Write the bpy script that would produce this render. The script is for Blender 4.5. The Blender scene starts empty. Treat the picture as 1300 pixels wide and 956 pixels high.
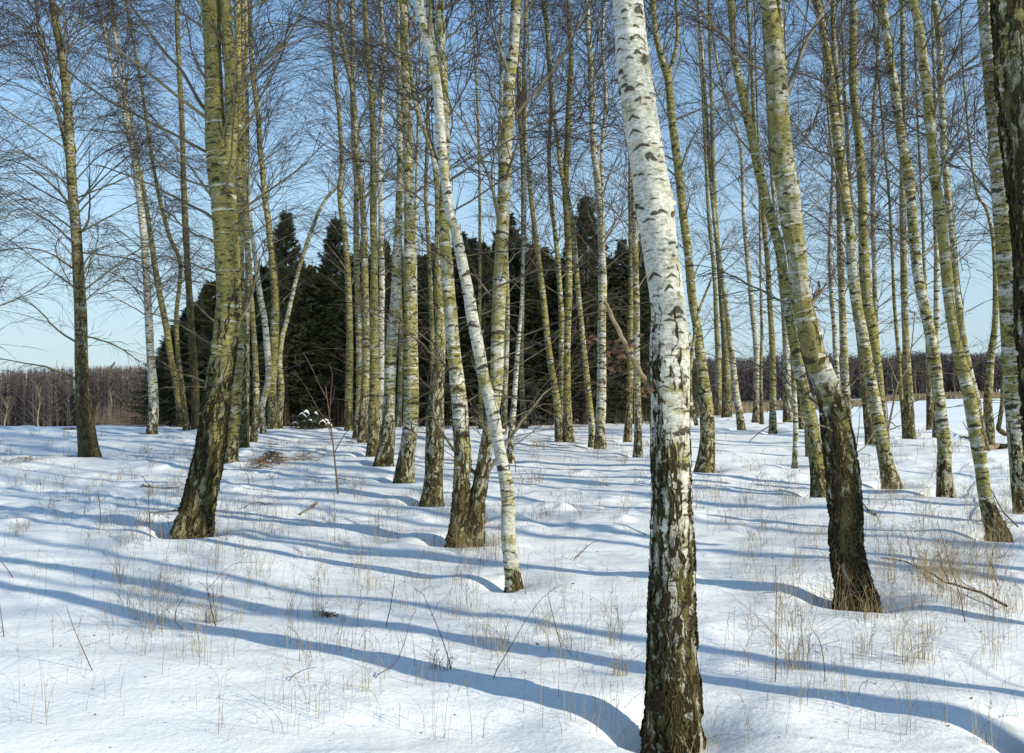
import bpy, math, random
import numpy as np

# ------------------------------------------------------------------ scene, camera, light
S = bpy.context.scene
COL = S.collection
F = 1150.0            # focal length in photo pixels (photo is 1300 wide)
CX, CY = 650.0, 470.0  # horizon row of the photo
CAMH = 1.6

cam_d = bpy.data.cameras.new('camera')
cam = bpy.data.objects.new('camera', cam_d)
COL.objects.link(cam)
cam.location = (0, 0, CAMH)
cam.rotation_euler = (math.radians(90), 0, 0)
cam_d.sensor_width = 36.0
cam_d.lens = 36.0 * F / 1300.0
cam_d.shift_y = -8.0 / 1300.0
cam_d.clip_start = 0.05
cam_d.clip_end = 5000
S.camera = cam

SUN_EL = math.radians(27)
SUN_AZ_VEC = (math.cos(math.radians(-30)), math.sin(math.radians(-30)))   # right and a little behind the viewer
w = bpy.data.worlds.new('World')
S.world = w
w.use_nodes = True
wn = w.node_tree
for n in list(wn.nodes):
    wn.nodes.remove(n)
sky = wn.nodes.new('ShaderNodeTexSky')
sky.sky_type = 'NISHITA'
sky.sun_disc = False
sky.sun_elevation = SUN_EL
sky.sun_rotation = math.atan2(SUN_AZ_VEC[0], SUN_AZ_VEC[1])
sky.altitude = 200
sky.air_density = 1.0
sky.dust_density = 0.1
sky.ozone_density = 2.2
bg = wn.nodes.new('ShaderNodeBackground')
bg.inputs['Strength'].default_value = 0.15
wo = wn.nodes.new('ShaderNodeOutputWorld')
# thin milky air towards the horizon and faint high cloud
tcw = wn.nodes.new('ShaderNodeTexCoord'); sepw = wn.nodes.new('ShaderNodeSeparateXYZ')
wn.links.new(tcw.outputs['Generated'], sepw.inputs[0])
mrw = wn.nodes.new('ShaderNodeMapRange'); mrw.interpolation_type = 'SMOOTHSTEP'
wn.links.new(sepw.outputs[2], mrw.inputs[0])
for i_, v_ in enumerate((-0.02, 0.42, 0.88, 0.13)): mrw.inputs[i_ + 1].default_value = v_
nzw = wn.nodes.new('ShaderNodeTexNoise'); nzw.inputs['Scale'].default_value = 2.6; nzw.inputs['Detail'].default_value = 5
mpw = wn.nodes.new('ShaderNodeMapping'); mpw.inputs['Scale'].default_value = (1, 1, 3.0)
wn.links.new(tcw.outputs['Generated'], mpw.inputs[0]); wn.links.new(mpw.outputs[0], nzw.inputs['Vector'])
mr2 = wn.nodes.new('ShaderNodeMapRange'); wn.links.new(nzw.outputs[0], mr2.inputs[0])
for i_, v_ in enumerate((0.48, 0.72, 0.0, 0.35)): mr2.inputs[i_ + 1].default_value = v_
mxw = wn.nodes.new('ShaderNodeMath'); mxw.operation = 'MAXIMUM'
wn.links.new(mrw.outputs[0], mxw.inputs[0]); wn.links.new(mr2.outputs[0], mxw.inputs[1])
mixw = wn.nodes.new('ShaderNodeMix'); mixw.data_type = 'RGBA'
wn.links.new(mxw.outputs[0], mixw.inputs[0]); wn.links.new(sky.outputs[0], mixw.inputs[6])
mixw.inputs[7].default_value = (3.5, 3.75, 4.25, 1)
tnt = wn.nodes.new('ShaderNodeVectorMath'); tnt.operation = 'MULTIPLY'
wn.links.new(mixw.outputs[2], tnt.inputs[0]); tnt.inputs[1].default_value = (0.84, 1.03, 1.09)
wn.links.new(tnt.outputs[0], bg.inputs[0])
wn.links.new(bg.outputs[0], wo.inputs[0])

sun_d = bpy.data.lights.new('sun', 'SUN')
sun_d.energy = 4.6
sun_d.angle = math.radians(0.7)
sun_d.color = (1.0, 0.92, 0.74)
sun = bpy.data.objects.new('sun', sun_d)
COL.objects.link(sun)
from mathutils import Vector
sv = Vector((SUN_AZ_VEC[0] * math.cos(SUN_EL), SUN_AZ_VEC[1] * math.cos(SUN_EL), math.sin(SUN_EL)))
sun.rotation_euler = sv.to_track_quat('Z', 'Y').to_euler()
sun.location = (20, -15, 20)

S.view_settings.view_transform = 'Standard'
S.view_settings.look = 'None'
S.view_settings.exposure = 0.22
S.view_settings.gamma = 1.0

S.cycles.max_bounces = 4
S.cycles.diffuse_bounces = 2
S.cycles.caustics_reflective = False
S.cycles.caustics_refractive = False
rng = np.random.default_rng(7)
random.seed(7)

# ------------------------------------------------------------------ numpy noise
_G = np.random.default_rng(99).random((256, 256))
def vnoise(x, y, seed=0):
    x = x + seed * 17.31; y = y + seed * 5.77
    xi = np.floor(x).astype(int); yi = np.floor(y).astype(int)
    fx = x - xi; fy = y - yi
    fx = fx * fx * fx * (fx * (fx * 6 - 15) + 10); fy = fy * fy * fy * (fy * (fy * 6 - 15) + 10)
    a = _G[xi & 255, yi & 255]; b = _G[(xi + 1) & 255, yi & 255]
    c = _G[xi & 255, (yi + 1) & 255]; d = _G[(xi + 1) & 255, (yi + 1) & 255]
    return (a * (1 - fx) + b * fx) * (1 - fy) + (c * (1 - fx) + d * fx) * fy - 0.5
def fbm(x, y, oct=4, seed=0, gain=0.5):
    s = 0; a = 1
    for o in range(oct):
        s = s + a * vnoise(x * 2 ** o, y * 2 ** o, seed + o * 3); a *= gain
    return s

# ------------------------------------------------------------------ object helpers
def setp(o, label=None, cat=None, group=None, kind=None):
    if label: o['label'] = label
    if cat: o['category'] = cat
    if group: o['group'] = group
    if kind: o['kind'] = kind
    return o
def empty(name, loc, label=None, cat=None, group=None):
    o = bpy.data.objects.new(name, None); COL.objects.link(o)
    o.location = loc; o.empty_display_size = 0.3
    return setp(o, label, cat, group)
def mesh_np(name, V, quads=None, tris=None, smooth=True, attrs=None):
    me = bpy.data.meshes.new(name)
    nq = 0 if quads is None else len(quads); nt = 0 if tris is None else len(tris)
    me.vertices.add(len(V)); me.vertices.foreach_set('co', np.asarray(V, dtype=np.float32).ravel())
    loops = []
    if nq: loops.append(np.asarray(quads, dtype=np.int32).ravel())
    if nt: loops.append(np.asarray(tris, dtype=np.int32).ravel())
    loops = np.concatenate(loops)
    me.loops.add(len(loops)); me.loops.foreach_set('vertex_index', loops)
    me.polygons.add(nq + nt)
    starts = np.concatenate([np.arange(nq) * 4, nq * 4 + np.arange(nt) * 3]).astype(np.int32)
    me.polygons.foreach_set('loop_start', starts)
    me.polygons.foreach_set('use_smooth', np.full(nq + nt, smooth, dtype=bool))
    if attrs:
        for k, (typ, arr) in attrs.items():
            a = me.attributes.new(k, typ, 'POINT')
            a.data.foreach_set('vector' if typ == 'FLOAT_VECTOR' else 'value', np.asarray(arr, dtype=np.float32).ravel())
    me.update(calc_edges=True)
    me.validate()
    return me
def link(name, me, mat, parent=None, loc=(0, 0, 0)):
    o = bpy.data.objects.new(name, me); COL.objects.link(o)
    if mat is not None: me.materials.append(mat)
    o.location = loc
    if parent is not None: o.parent = parent
    return o
class Geo:
    """collects tubes and cones, then becomes one mesh"""
    def __init__(s): s.V = []; s.Q = []; s.T = []; s.n = 0; s.A = []
    def add(s, V, Q=None, T=None, a=0.0):
        V = np.asarray(V, dtype=float).reshape(-1, 3)
        s.V.append(V)
        if Q is not None and len(Q): s.Q.append(np.asarray(Q) + s.n)
        if T is not None and len(T): s.T.append(np.asarray(T) + s.n)
        s.A.append(np.full(len(V), a) if np.isscalar(a) else np.asarray(a))
        s.n += len(V)
    def tubes(s, P, R, ns=3, a=0.0):
        """P (N,K,3) polylines, R (N,K) radii; ends close to a point"""
        P = np.asarray(P, float); R = np.asarray(R, float)
        if P.ndim == 2: P = P[None]; R = R[None]
        N, K, _ = P.shape
        T = np.empty_like(P)
        T[:, 1:-1] = P[:, 2:] - P[:, :-2]; T[:, 0] = P[:, 1] - P[:, 0]; T[:, -1] = P[:, -1] - P[:, -2]
        T /= np.linalg.norm(T, axis=2, keepdims=True) + 1e-9
        ref = np.where(np.abs(T[:, :1, 2:3]) > 0.9, np.array([1.0, 0, 0]), np.array([0, 0, 1.0]))
        ref = np.broadcast_to(ref, T.shape)
        A = np.cross(T, ref); A /= np.linalg.norm(A, axis=2, keepdims=True) + 1e-9
        B = np.cross(T, A)
        th = np.arange(ns) * 2 * np.pi / ns
        ring = P[:, :, None, :] + R[:, :, None, None] * (A[:, :, None, :] * np.cos(th)[None, None, :, None] + B[:, :, None, :] * np.sin(th)[None, None, :, None])
        V = ring.reshape(-1, 3)
        base = (np.arange(N) * K * ns)[:, None, None] + (np.arange(K - 1) * ns)[None, :, None]
        j = np.arange(ns); j2 = (j + 1) % ns
        q = np.stack([base + j, base + j2, base + ns + j2, base + ns + j], axis=-1).reshape(-1, 4)
        if not np.isscalar(a):
            a = np.repeat(np.asarray(a).reshape(N, -1).mean(1), K * ns)
        s.add(V, q, None, a)
    def mesh(s, name, smooth=True):
        V = np.concatenate(s.V)
        Q = np.concatenate(s.Q) if s.Q else None
        T = np.concatenate(s.T) if s.T else None
        return mesh_np(name, V, Q, T, smooth, {'tint': ('FLOAT', np.concatenate(s.A))})

# ------------------------------------------------------------------ shader helpers
class NT:
    def __init__(s, name):
        s.m = bpy.data.materials.new(name); s.m.use_nodes = True
        s.t = s.m.node_tree
        for n in list(s.t.nodes): s.t.nodes.remove(n)
        s.out = s.t.nodes.new('ShaderNodeOutputMaterial')
        s.b = s.t.nodes.new('ShaderNodeBsdfPrincipled')
        s.t.links.new(s.b.outputs[0], s.out.inputs[0])
    def setin(s, sock, v):
        if v is None: return
        if isinstance(v, bpy.types.NodeSocket): s.t.links.new(v, sock)
        elif isinstance(v, (tuple, list)):
            sock.default_value = tuple(v) + (1.0,) if (len(v) == 3 and sock.type == 'RGBA') else v
        else: sock.default_value = v
    def math(s, op, a, b=None, c=None, clamp=False):
        n = s.t.nodes.new('ShaderNodeMath'); n.operation = op; n.use_clamp = clamp
        s.setin(n.inputs[0], a); s.setin(n.inputs[1], b); s.setin(n.inputs[2], c)
        return n.outputs[0]
    def vmath(s, op, a, b=None):
        n = s.t.nodes.new('ShaderNodeVectorMath'); n.operation = op
        s.setin(n.inputs[0], a); s.setin(n.inputs[1], b)
        return n.outputs['Value'] if op in ('LENGTH', 'DOT_PRODUCT', 'DISTANCE') else n.outputs[0]
    def attr(s, name):
        n = s.t.nodes.new('ShaderNodeAttribute'); n.attribute_name = name
        return n
    def sep(s, v):
        n = s.t.nodes.new('ShaderNodeSeparateXYZ'); s.setin(n.inputs[0], v); return n.outputs
    def noise(s, vec, scale=1.0, detail=2.0, rough=0.5, dist=0.0):
        n = s.t.nodes.new('ShaderNodeTexNoise'); s.setin(n.inputs['Vector'], vec)
        n.inputs['Scale'].default_value = scale; n.inputs['Detail'].default_value = detail
        n.inputs['Roughness'].default_value = rough; n.inputs['Distortion'].default_value = dist
        return n
    def voro(s, vec, scale=1.0, feature='F1', rnd=1.0):
        n = s.t.nodes.new('ShaderNodeTexVoronoi'); s.setin(n.inputs['Vector'], vec)
        n.feature = feature; n.inputs['Scale'].default_value = scale; n.inputs['Randomness'].default_value = rnd
        return n
    def mix(s, f, a, b):
        n = s.t.nodes.new('ShaderNodeMix'); n.data_type = 'RGBA'
        s.setin(n.inputs[0], f); s.setin(n.inputs[6], a); s.setin(n.inputs[7], b)
        return n.outputs[2]
    def ramp(s, v, lo, hi, a=0.0, b=1.0):
        n = s.t.nodes.new('ShaderNodeMapRange'); n.interpolation_type = 'SMOOTHSTEP'
        s.setin(n.inputs[0], v); n.inputs[1].default_value = lo; n.inputs[2].default_value = hi
        n.inputs[3].default_value = a; n.inputs[4].default_value = b
        return n.outputs[0]
    def bump(s, h, strength=0.5, dist=0.01):
        n = s.t.nodes.new('ShaderNodeBump'); s.setin(n.inputs['Height'], h)
        n.inputs['Strength'].default_value = strength; n.inputs['Distance'].default_value = dist
        s.t.links.new(n.outputs[0], s.b.inputs['Normal'])
    def base(s, c, rough=0.9, spec=0.2):
        s.setin(s.b.inputs['Base Color'], c); s.setin(s.b.inputs['Roughness'], rough)
        s.b.inputs['Specular IOR Level'].default_value = spec

# --- birch bark: 'bark' = unrolled cylinder position in metres, 'tone' = (rough, green, dark)
def make_bark(name, near):
    t = NT(name)
    P = t.attr('bark').outputs['Vector']
    tone = t.sep(t.attr('tone').outputs['Vector'])
    rough_a, green_a, dark_a = tone[0], tone[1], tone[2]
    fd = 5 if near else 2
    def nz(k, det, r=0.6, vec=None, out=0, dist=0.0):
        return t.noise(t.vmath('MULTIPLY', vec if vec is not None else P, k), 1, det, r, dist).outputs[out]
    # smooth bark colour: chalky white drifting into khaki algae
    n_band = nz((1.6, 1.6, 6.0), 3, 0.62)
    n_side = nz((6, 6, 1.6), 3, 0.65)
    n_fine = nz((36, 36, 85), fd, 0.75)
    n_mid = nz((15, 15, 28), fd, 0.72)
    g = t.math('ADD', green_a, t.math('MULTIPLY', t.math('SUBTRACT', n_band, 0.5), 2.6))
    g = t.math('ADD', g, t.math('MULTIPLY', t.math('SUBTRACT', n_side, 0.5), 1.2))
    g = t.math('ADD', g, t.math('MULTIPLY', t.math('SUBTRACT', n_mid, 0.5), 1.3))
    g = t.ramp(g, 0.14, 0.78)
    f2 = t.ramp(n_fine, 0.30, 0.70)
    white = t.mix(f2, (0.27, 0.265, 0.20), (0.68, 0.67, 0.58))
    green = t.mix(f2, (0.120, 0.108, 0.028), (0.365, 0.325, 0.120))
    col = t.mix(g, white, green)
    # pale paper bands and horizontal lenticels
    band2 = t.ramp(nz((1.3, 1.3, 24), 2, 0.6), 0.61, 0.69)
    col = t.mix(t.math('MULTIPLY', band2, 0.65), col, (0.70, 0.69, 0.63))
    len_n = nz((9, 9, 105), fd, 0.65)
    lent = t.ramp(len_n, 0.60, 0.69)
    col = t.mix(t.math('MULTIPLY', lent, 0.62), col, (0.085, 0.07, 0.04))
    # mossy smudges
    dirt = t.ramp(t.math('ADD', n_mid, t.math('MULTIPLY', t.math('SUBTRACT', green_a, 0.4), 0.06)), 0.55, 0.68)
    col = t.mix(t.math('MULTIPLY', dirt, 0.75), col, (0.065, 0.062, 0.024))
    # branch scars: dark drooping eyebrows with ragged edges
    ragged = t.math('MULTIPLY', t.math('SUBTRACT', n_mid, 0.5), 0.050)
    ragged = t.math('ADD', ragged, t.math('MULTIPLY', t.math('SUBTRACT', n_fine, 0.5), 0.030))
    def scars(k, off, hmax, thick, pick, amp):
        V = t.vmath('MULTIPLY', t.vmath('ADD', P, off), k)
        v = t.voro(V)
        d = t.vmath('DIVIDE', t.vmath('SUBTRACT', V, v.outputs['Position']), k)
        dx = t.sep(d)
        h = t.math('SQRT', t.math('ADD', t.math('MULTIPLY', dx[0], dx[0]), t.math('MULTIPLY', dx[1], dx[1])))
        rnd = t.sep(v.outputs['Color'])
        hm = t.math('MULTIPLY_ADD', rnd[1], hmax, hmax * 0.5)
        fall = t.math('SUBTRACT', 1.0, t.math('POWER', t.math('DIVIDE', h, hm), 2.0))
        th = t.math('MULTIPLY', t.math('MULTIPLY_ADD', rnd[2], thick, thick * 0.4), fall)
        th = t.math('ADD', th, t.math('MULTIPLY', ragged, amp))
        zz = t.math('ABSOLUTE', t.math('ADD', dx[2], t.math('MULTIPLY', h, t.math('MULTIPLY', rnd[0], 0.65))))
        m = t.math('MULTIPLY', t.ramp(t.math('SUBTRACT', th, zz), -0.001, 0.004), t.math('GREATER_THAN', rnd[0], pick))
        return t.math('MULTIPLY', m, t.math('LESS_THAN', h, t.math('MULTIPLY', hm, 1.2)))
    sc = t.math('MAXIMUM', scars((6.0, 6.0, 6.0), (0.3, 0.1, 0.0), 0.095 if near else 0.10, 0.019 if near else 0.023, 0.42 if near else 0.05, 1.0), scars((12, 12, 15.0), (3.3, 1.1, 2.0), 0.055, 0.008, 0.12, 0.5))
    scar_col = t.mix(f2, (0.014, 0.012, 0.008), (0.075, 0.058, 0.034))
    col = t.mix(t.math('MULTIPLY', sc, 0.92), col, scar_col)
    # cracked base bark: wavy upright ridges, dark furrows, pale flakes left of the old white bark
    wv = t.noise(P, 9.0, 3, 0.6).outputs['Color']
    Pd = t.vmath('ADD', P, t.vmath('MULTIPLY', t.vmath('SUBTRACT', wv, (0.5, 0.5, 0.5)), (0.06, 0.06, 0.16)))
    ra = nz((17, 17, 4.2), 3 if near else 2, 0.55, Pd)
    rb_ = nz((40, 40, 11), fd, 0.65, Pd)
    ridge = t.math('ABSOLUTE', t.math('SUBTRACT', ra, 0.5))
    furrow = t.ramp(t.math('ADD', ridge, t.math('MULTIPLY', t.math('SUBTRACT', rb_, 0.5), 0.10)), 0.008, 0.075)
    rn = nz((70, 70, 38), fd, 0.8, Pd)
    rbig = nz((4.5, 4.5, 2.0), 3, 0.6)
    fl = nz((24, 24, 7.5), fd, 0.62, t.vmath('ADD', Pd, (4.1, 2.7, 1.3)))
    pf = t.math('ADD', fl, t.math('MULTIPLY', t.math('SUBTRACT', rbig, 0.5), 0.55))
    pf = t.math('SUBTRACT', pf, t.math('MULTIPLY', dark_a, 0.12))
    pf = t.math('ADD', pf, t.math('MULTIPLY', t.math('SUBTRACT', 1.0, rough_a), 0.22))
    pf = t.math('ADD', pf, t.math('MULTIPLY', t.math('SUBTRACT', rn, 0.5), 0.12))
    pale = t.math('MULTIPLY', t.ramp(pf, 0.525, 0.575), t.ramp(furrow, 0.25, 0.8))
    dk = t.mix(rn, (0.010, 0.008, 0.005), (0.060, 0.048, 0.024))
    md = t.mix(t.ramp(rn, 0.3, 0.7), (0.035, 0.030, 0.012), (0.175, 0.145, 0.058))
    pl = t.mix(t.math('MULTIPLY', green_a, 0.85, clamp=True), (0.50, 0.49, 0.42), (0.34, 0.32, 0.16))
    pl = t.mix(t.ramp(rn, 0.30, 0.62), (0.16, 0.15, 0.09), pl)
    rc = t.mix(furrow, dk, md)
    rc = t.mix(pale, rc, pl)
    # rough/smooth boundary follows the cracks
    rbn = nz((13, 13, 2.8), 4, 0.65, Pd)
    rm = t.math('ADD', rough_a, t.math('MULTIPLY', t.math('SUBTRACT', rbn, 0.5), 1.9))
    rm = t.math('SUBTRACT', rm, t.math('MULTIPLY', furrow, 0.12))
    rm = t.ramp(rm, 0.46, 0.54)
    final = t.mix(rm, col, rc)
    final = t.mix(t.math('MULTIPLY', dark_a, 0.34, clamp=True), final, (0.060, 0.050, 0.028))
    t.base(final, 0.9, 0.1)
    if near:
        hs = t.math('ADD', t.math('MULTIPLY', sc, -0.12), t.math('MULTIPLY', lent, -0.04))
        hs = t.math('ADD', hs, t.math('MULTIPLY', n_fine, 0.08))
        hr = t.math('ADD', t.math('MULTIPLY', furrow, 0.9), t.math('MULTIPLY', rn, 0.55))
        hr = t.math('ADD', hr, t.math('MULTIPLY', fl, 0.9))
        hr = t.math('ADD', hr, t.math('MULTIPLY', rbig, 0.5))
        hr = t.math('SUBTRACT', hr, 1.2)
        n = t.t.nodes.new('ShaderNodeMix'); n.data_type = 'FLOAT'
        t.setin(n.inputs[0], rm); t.setin(n.inputs[2], hs); t.setin(n.inputs[3], hr)
        dn = t.t.nodes.new('ShaderNodeDisplacement')
        t.setin(dn.inputs['Height'], n.outputs[0]); dn.inputs['Midlevel'].default_value = 0.0
        t.setin(dn.inputs['Scale'], t.math('MULTIPLY', t.attr('thick').outputs['Fac'], 0.17))
        t.t.links.new(dn.outputs[0], t.out.inputs['Displacement'])
        t.m.displacement_method = 'BOTH'
    return t.m
BARK = make_bark('birch_bark', True)
BARK_FAR = make_bark('birch_bark_distant', False)

def simple(name, c1, c2, scale=8.0, rough=0.9, spec=0.15, bumpd=0.0, tint=None):
    t = NT(name)
    tc = t.t.nodes.new('ShaderNodeTexCoord').outputs['Object']
    n = t.noise(tc, scale, 4, 0.65).outputs[0]
    f = t.ramp(n, 0.3, 0.7)
    c = t.mix(f, c1, c2)
    if tint:
        c = t.mix(t.attr('tint').outputs['Fac'], c, tint)
    t.base(c, rough, spec)
    if bumpd: t.bump(n, 0.6, bumpd)
    return t.m
TWIG = simple('birch_twig', (0.036, 0.027, 0.022), (0.075, 0.058, 0.046), 3.0, 0.7, 0.2, 0, (0.19, 0.165, 0.10))
SPRUCE_BARK = simple('spruce_bark', (0.035, 0.028, 0.022), (0.085, 0.065, 0.05), 14, 0.95, 0.1, 0.01)
NEEDLE = simple('spruce_needles', (0.030, 0.042, 0.016), (0.075, 0.092, 0.034), 2.5, 0.7, 0.25, 0, (0.060, 0.042, 0.026))
STRAW = simple('dry_straw', (0.30, 0.22, 0.11), (0.52, 0.41, 0.22), 5, 0.8, 0.2, 0, (0.10, 0.055, 0.035))
DARKSTALK = simple('dark_stalk', (0.06, 0.035, 0.025), (0.13, 0.08, 0.05), 9, 0.8, 0.2, 0, (0.25, 0.17, 0.09))
DEADWOOD = simple('dead_wood', (0.16, 0.12, 0.07), (0.30, 0.25, 0.16), 25, 0.9, 0.1, 0.004)
LEAF = simple('dry_leaf', (0.10, 0.052, 0.034), (0.17, 0.095, 0.058), 30, 0.8, 0.2)
FARWOOD = simple('far_wood', (0.100, 0.084, 0.084), (0.130, 0.106, 0.100), 0.03, 0.95, 0.05, 0, (0.040, 0.050, 0.045))  # wood colour lightened, distance haze painted in instead of a volume
THICKET = simple('thicket_twigs', (0.085, 0.058, 0.047), (0.14, 0.098, 0.074), 0.3, 0.95, 0.05, 0, (0.25, 0.2, 0.12))

def make_snow():
    t = NT('snow')
    tc = t.t.nodes.new('ShaderNodeTexCoord').outputs['Object']
    n1 = t.noise(tc, 1.2, 3, 0.5).outputs[0]
    n2 = t.noise(tc, 26, 4, 0.6).outputs[0]
    n3 = t.noise(tc, 220, 3, 0.7).outputs[0]
    c = t.mix(n1, (0.83, 0.88, 0.91), (0.88, 0.91, 0.925))
    # tawny reed stubble showing through the snow on the far field
    st = t.attr('stubble').outputs['Fac']
    c = t.mix(t.math('MULTIPLY', st, t.ramp(t.noise(tc, 0.9, 4, 0.7).outputs[0], 0.2, 0.6)), c, (0.34, 0.235, 0.125))
    t.base(c, 0.55, 0.25)
    h = t.math('ADD', t.math('MULTIPLY', n2, 1.0), t.math('MULTIPLY', n3, 0.22))
    h = t.math('ADD', h, t.math('MULTIPLY', t.noise(t.vmath('MULTIPLY', tc, (3.2, 7.5, 5.0)), 1, 5, 0.6).outputs[0], 2.2))
    t.bump(h, 0.34, 0.022)
    return t.m
SNOW = make_snow()

# ------------------------------------------------------------------ terrain
def slope_u(u):
    return np.interp(u, [-1.2, -0.05, 0.23, 0.5, 0.9], [0.070, 0.066, 0.037, 0.0222, 0.020])
def macro(x, y):
    x = np.asarray(x, float); y = np.asarray(y, float)
    u = x / np.maximum(y, 20.0)
    d = y - 27.0
    soft = 0.5 * (d + np.sqrt(d * d + 25.0)) - 0.09
    soft = np.minimum(soft, 300.0)
    return -slope_u(u) * np.where(y > 5, soft, 0.0) - np.where(y > 5, 0.0, 0.0)
def depth_of(px, py):
    u = (px - CX) / F; v = (CY - py) / F
    ds = np.linspace(2.0, 60.0, 6000)
    z = CAMH + v * ds
    g = macro(u * ds, ds)
    k = np.argmax(z <= g)
    return float(ds[k]) if (z <= g).any() else 30.0
def at(px, py, d):
    return np.array([(px - CX) / F * d, d, CAMH + (CY - py) / F * d])
def on_ground(px, py):
    d = depth_of(px, py)
    return at(px, py, d)

BASES = []   # (x, y, r) of every trunk: snow wells
exec_later = []

# ------------------------------------------------------------------ birch builder
def catmull(P, n):
    """P (K,m) -> n samples, uniform in chord length"""
    P = np.asarray(P, float); K = len(P)
    seg = np.linalg.norm(np.diff(P[:, :3], axis=0), axis=1); s = np.concatenate([[0], np.cumsum(seg)])
    q = np.linspace(0, s[-1], n) if np.isscalar(n) else np.asarray(n)
    m = np.empty_like(P)
    m[1:-1] = (P[2:] - P[:-2]) / (s[2:] - s[:-2])[:, None]
    m[0] = (P[1] - P[0]) / seg[0]; m[-1] = (P[-1] - P[-2]) / seg[-1]
    i = np.clip(np.searchsorted(s, q, 'right') - 1, 0, K - 2)
    h = seg[i]; t = ((q - s[i]) / h)[:, None]; h = h[:, None]
    return ((2 * t ** 3 - 3 * t ** 2 + 1) * P[i] + (t ** 3 - 2 * t ** 2 + t) * h * m[i] + (-2 * t ** 3 + 3 * t ** 2) * P[i + 1] + (t ** 3 - t ** 2) * h * m[i + 1]), q

def trunk_mesh(pts3, rad, d, rh, green, dark, seed, near_len, flare=True, s_off=0.0):
    """pts3 (K,3), rad (K): builds a tube with bark attributes.  near_len: length that gets fine rings"""
    P4 = np.concatenate([pts3, np.asarray(rad)[:, None]], axis=1)
    seg = np.linalg.norm(np.diff(pts3, axis=0), axis=1); L = seg.sum()
    sp = max(0.0065, 1.35 * d / F)
    nl = min(near_len, L)
    q = np.concatenate([np.arange(0, nl, sp), np.arange(nl, L - 0.02, 0.12), [L]])
    C, q = catmull(P4, q)
    n = len(C)
    Rr = np.maximum(C[:, 3], 0.004)
    r0 = float(np.median(Rr[:max(3, n // 2)]))
    ns = int(np.clip(2 * np.pi * r0 / sp, 8, 130))
    T = np.gradient(C[:, :3], axis=0); T /= np.linalg.norm(T, axis=1, keepdims=True)
    A = np.cross(T, np.array([0, 1.0, 0])); A /= np.linalg.norm(A, axis=1, keepdims=True)
    B = np.cross(T, A)
    th = np.arange(ns) * 2 * np.pi / ns
    TH, Q = np.meshgrid(th, q)
    Sg = Q + s_off
    # irregular girth: bulges, flats and root flare
    lump = 0.05 * fbm(np.cos(TH) * 1.2 + 10 + seed, Q * 1.6 + np.sin(TH) * 1.2, 3, seed % 11) * 2
    lump += 0.10 * vnoise(np.full_like(Q, seed * 1.7), Q * 4.5, 3) * (0.6 + 0.4 * np.cos(TH * 2 + seed))
    if flare:
        fl = np.exp(-np.maximum(Sg - 0.25, 0) / 0.16)
        lump = lump + fl * (0.07 + 0.12 * np.cos(TH * 3 + seed) + 0.10 * np.cos(TH * 5 + seed * 2.3))
    R = Rr[:, None] * (1 + lump)
    V = C[:, None, :3] + R[..., None] * (A[:, None, :] * np.cos(TH)[..., None] + B[:, None, :] * np.sin(TH)[..., None])
    V = V.reshape(-1, 3)
    i = np.arange(n - 1)[:, None] * ns; j = np.arange(ns)[None]; j2 = (j + 1) % ns
    quads = np.stack([i + j, i + ns + j, i + ns + j2, i + j2], axis=-1).reshape(-1, 4)
    rb = max(r0, 0.035)
    bark = np.stack([np.cos(TH) * rb + seed * 0.9, np.sin(TH) * rb + seed * 0.37, Sg + seed * 3.1], axis=-1)
    zz = Sg - 0.25
    rough = np.clip(1.05 - 0.55 * zz / max(rh, 0.05), 0.0, 1.0)
    rough = np.where(zz > rh * 1.9, 0.0, rough)
    thin = np.clip((Q - 0.55 * L) / (0.45 * L), 0, 1)
    gr = np.clip(green + 0.20 * fbm(Q * 0.9 + seed, np.cos(TH) + seed, 3, 5), 0, 1.2)
    tone = np.stack([rough, gr, np.clip(dark + 0.5 * thin, 0, 1)], axis=-1)
    thick = np.clip(R, 0.0, 0.14)
    me = mesh_np('trunk', V, quads, None, True, {
        'bark': ('FLOAT_VECTOR', bark.reshape(-1, 3)), 'tone': ('FLOAT_VECTOR', tone.reshape(-1, 3)),
        'thick': ('FLOAT', thick.reshape(-1))})
    return me, C, q

def unit(v): return v / (np.linalg.norm(v, axis=-1, keepdims=True) + 1e-9)

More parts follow.
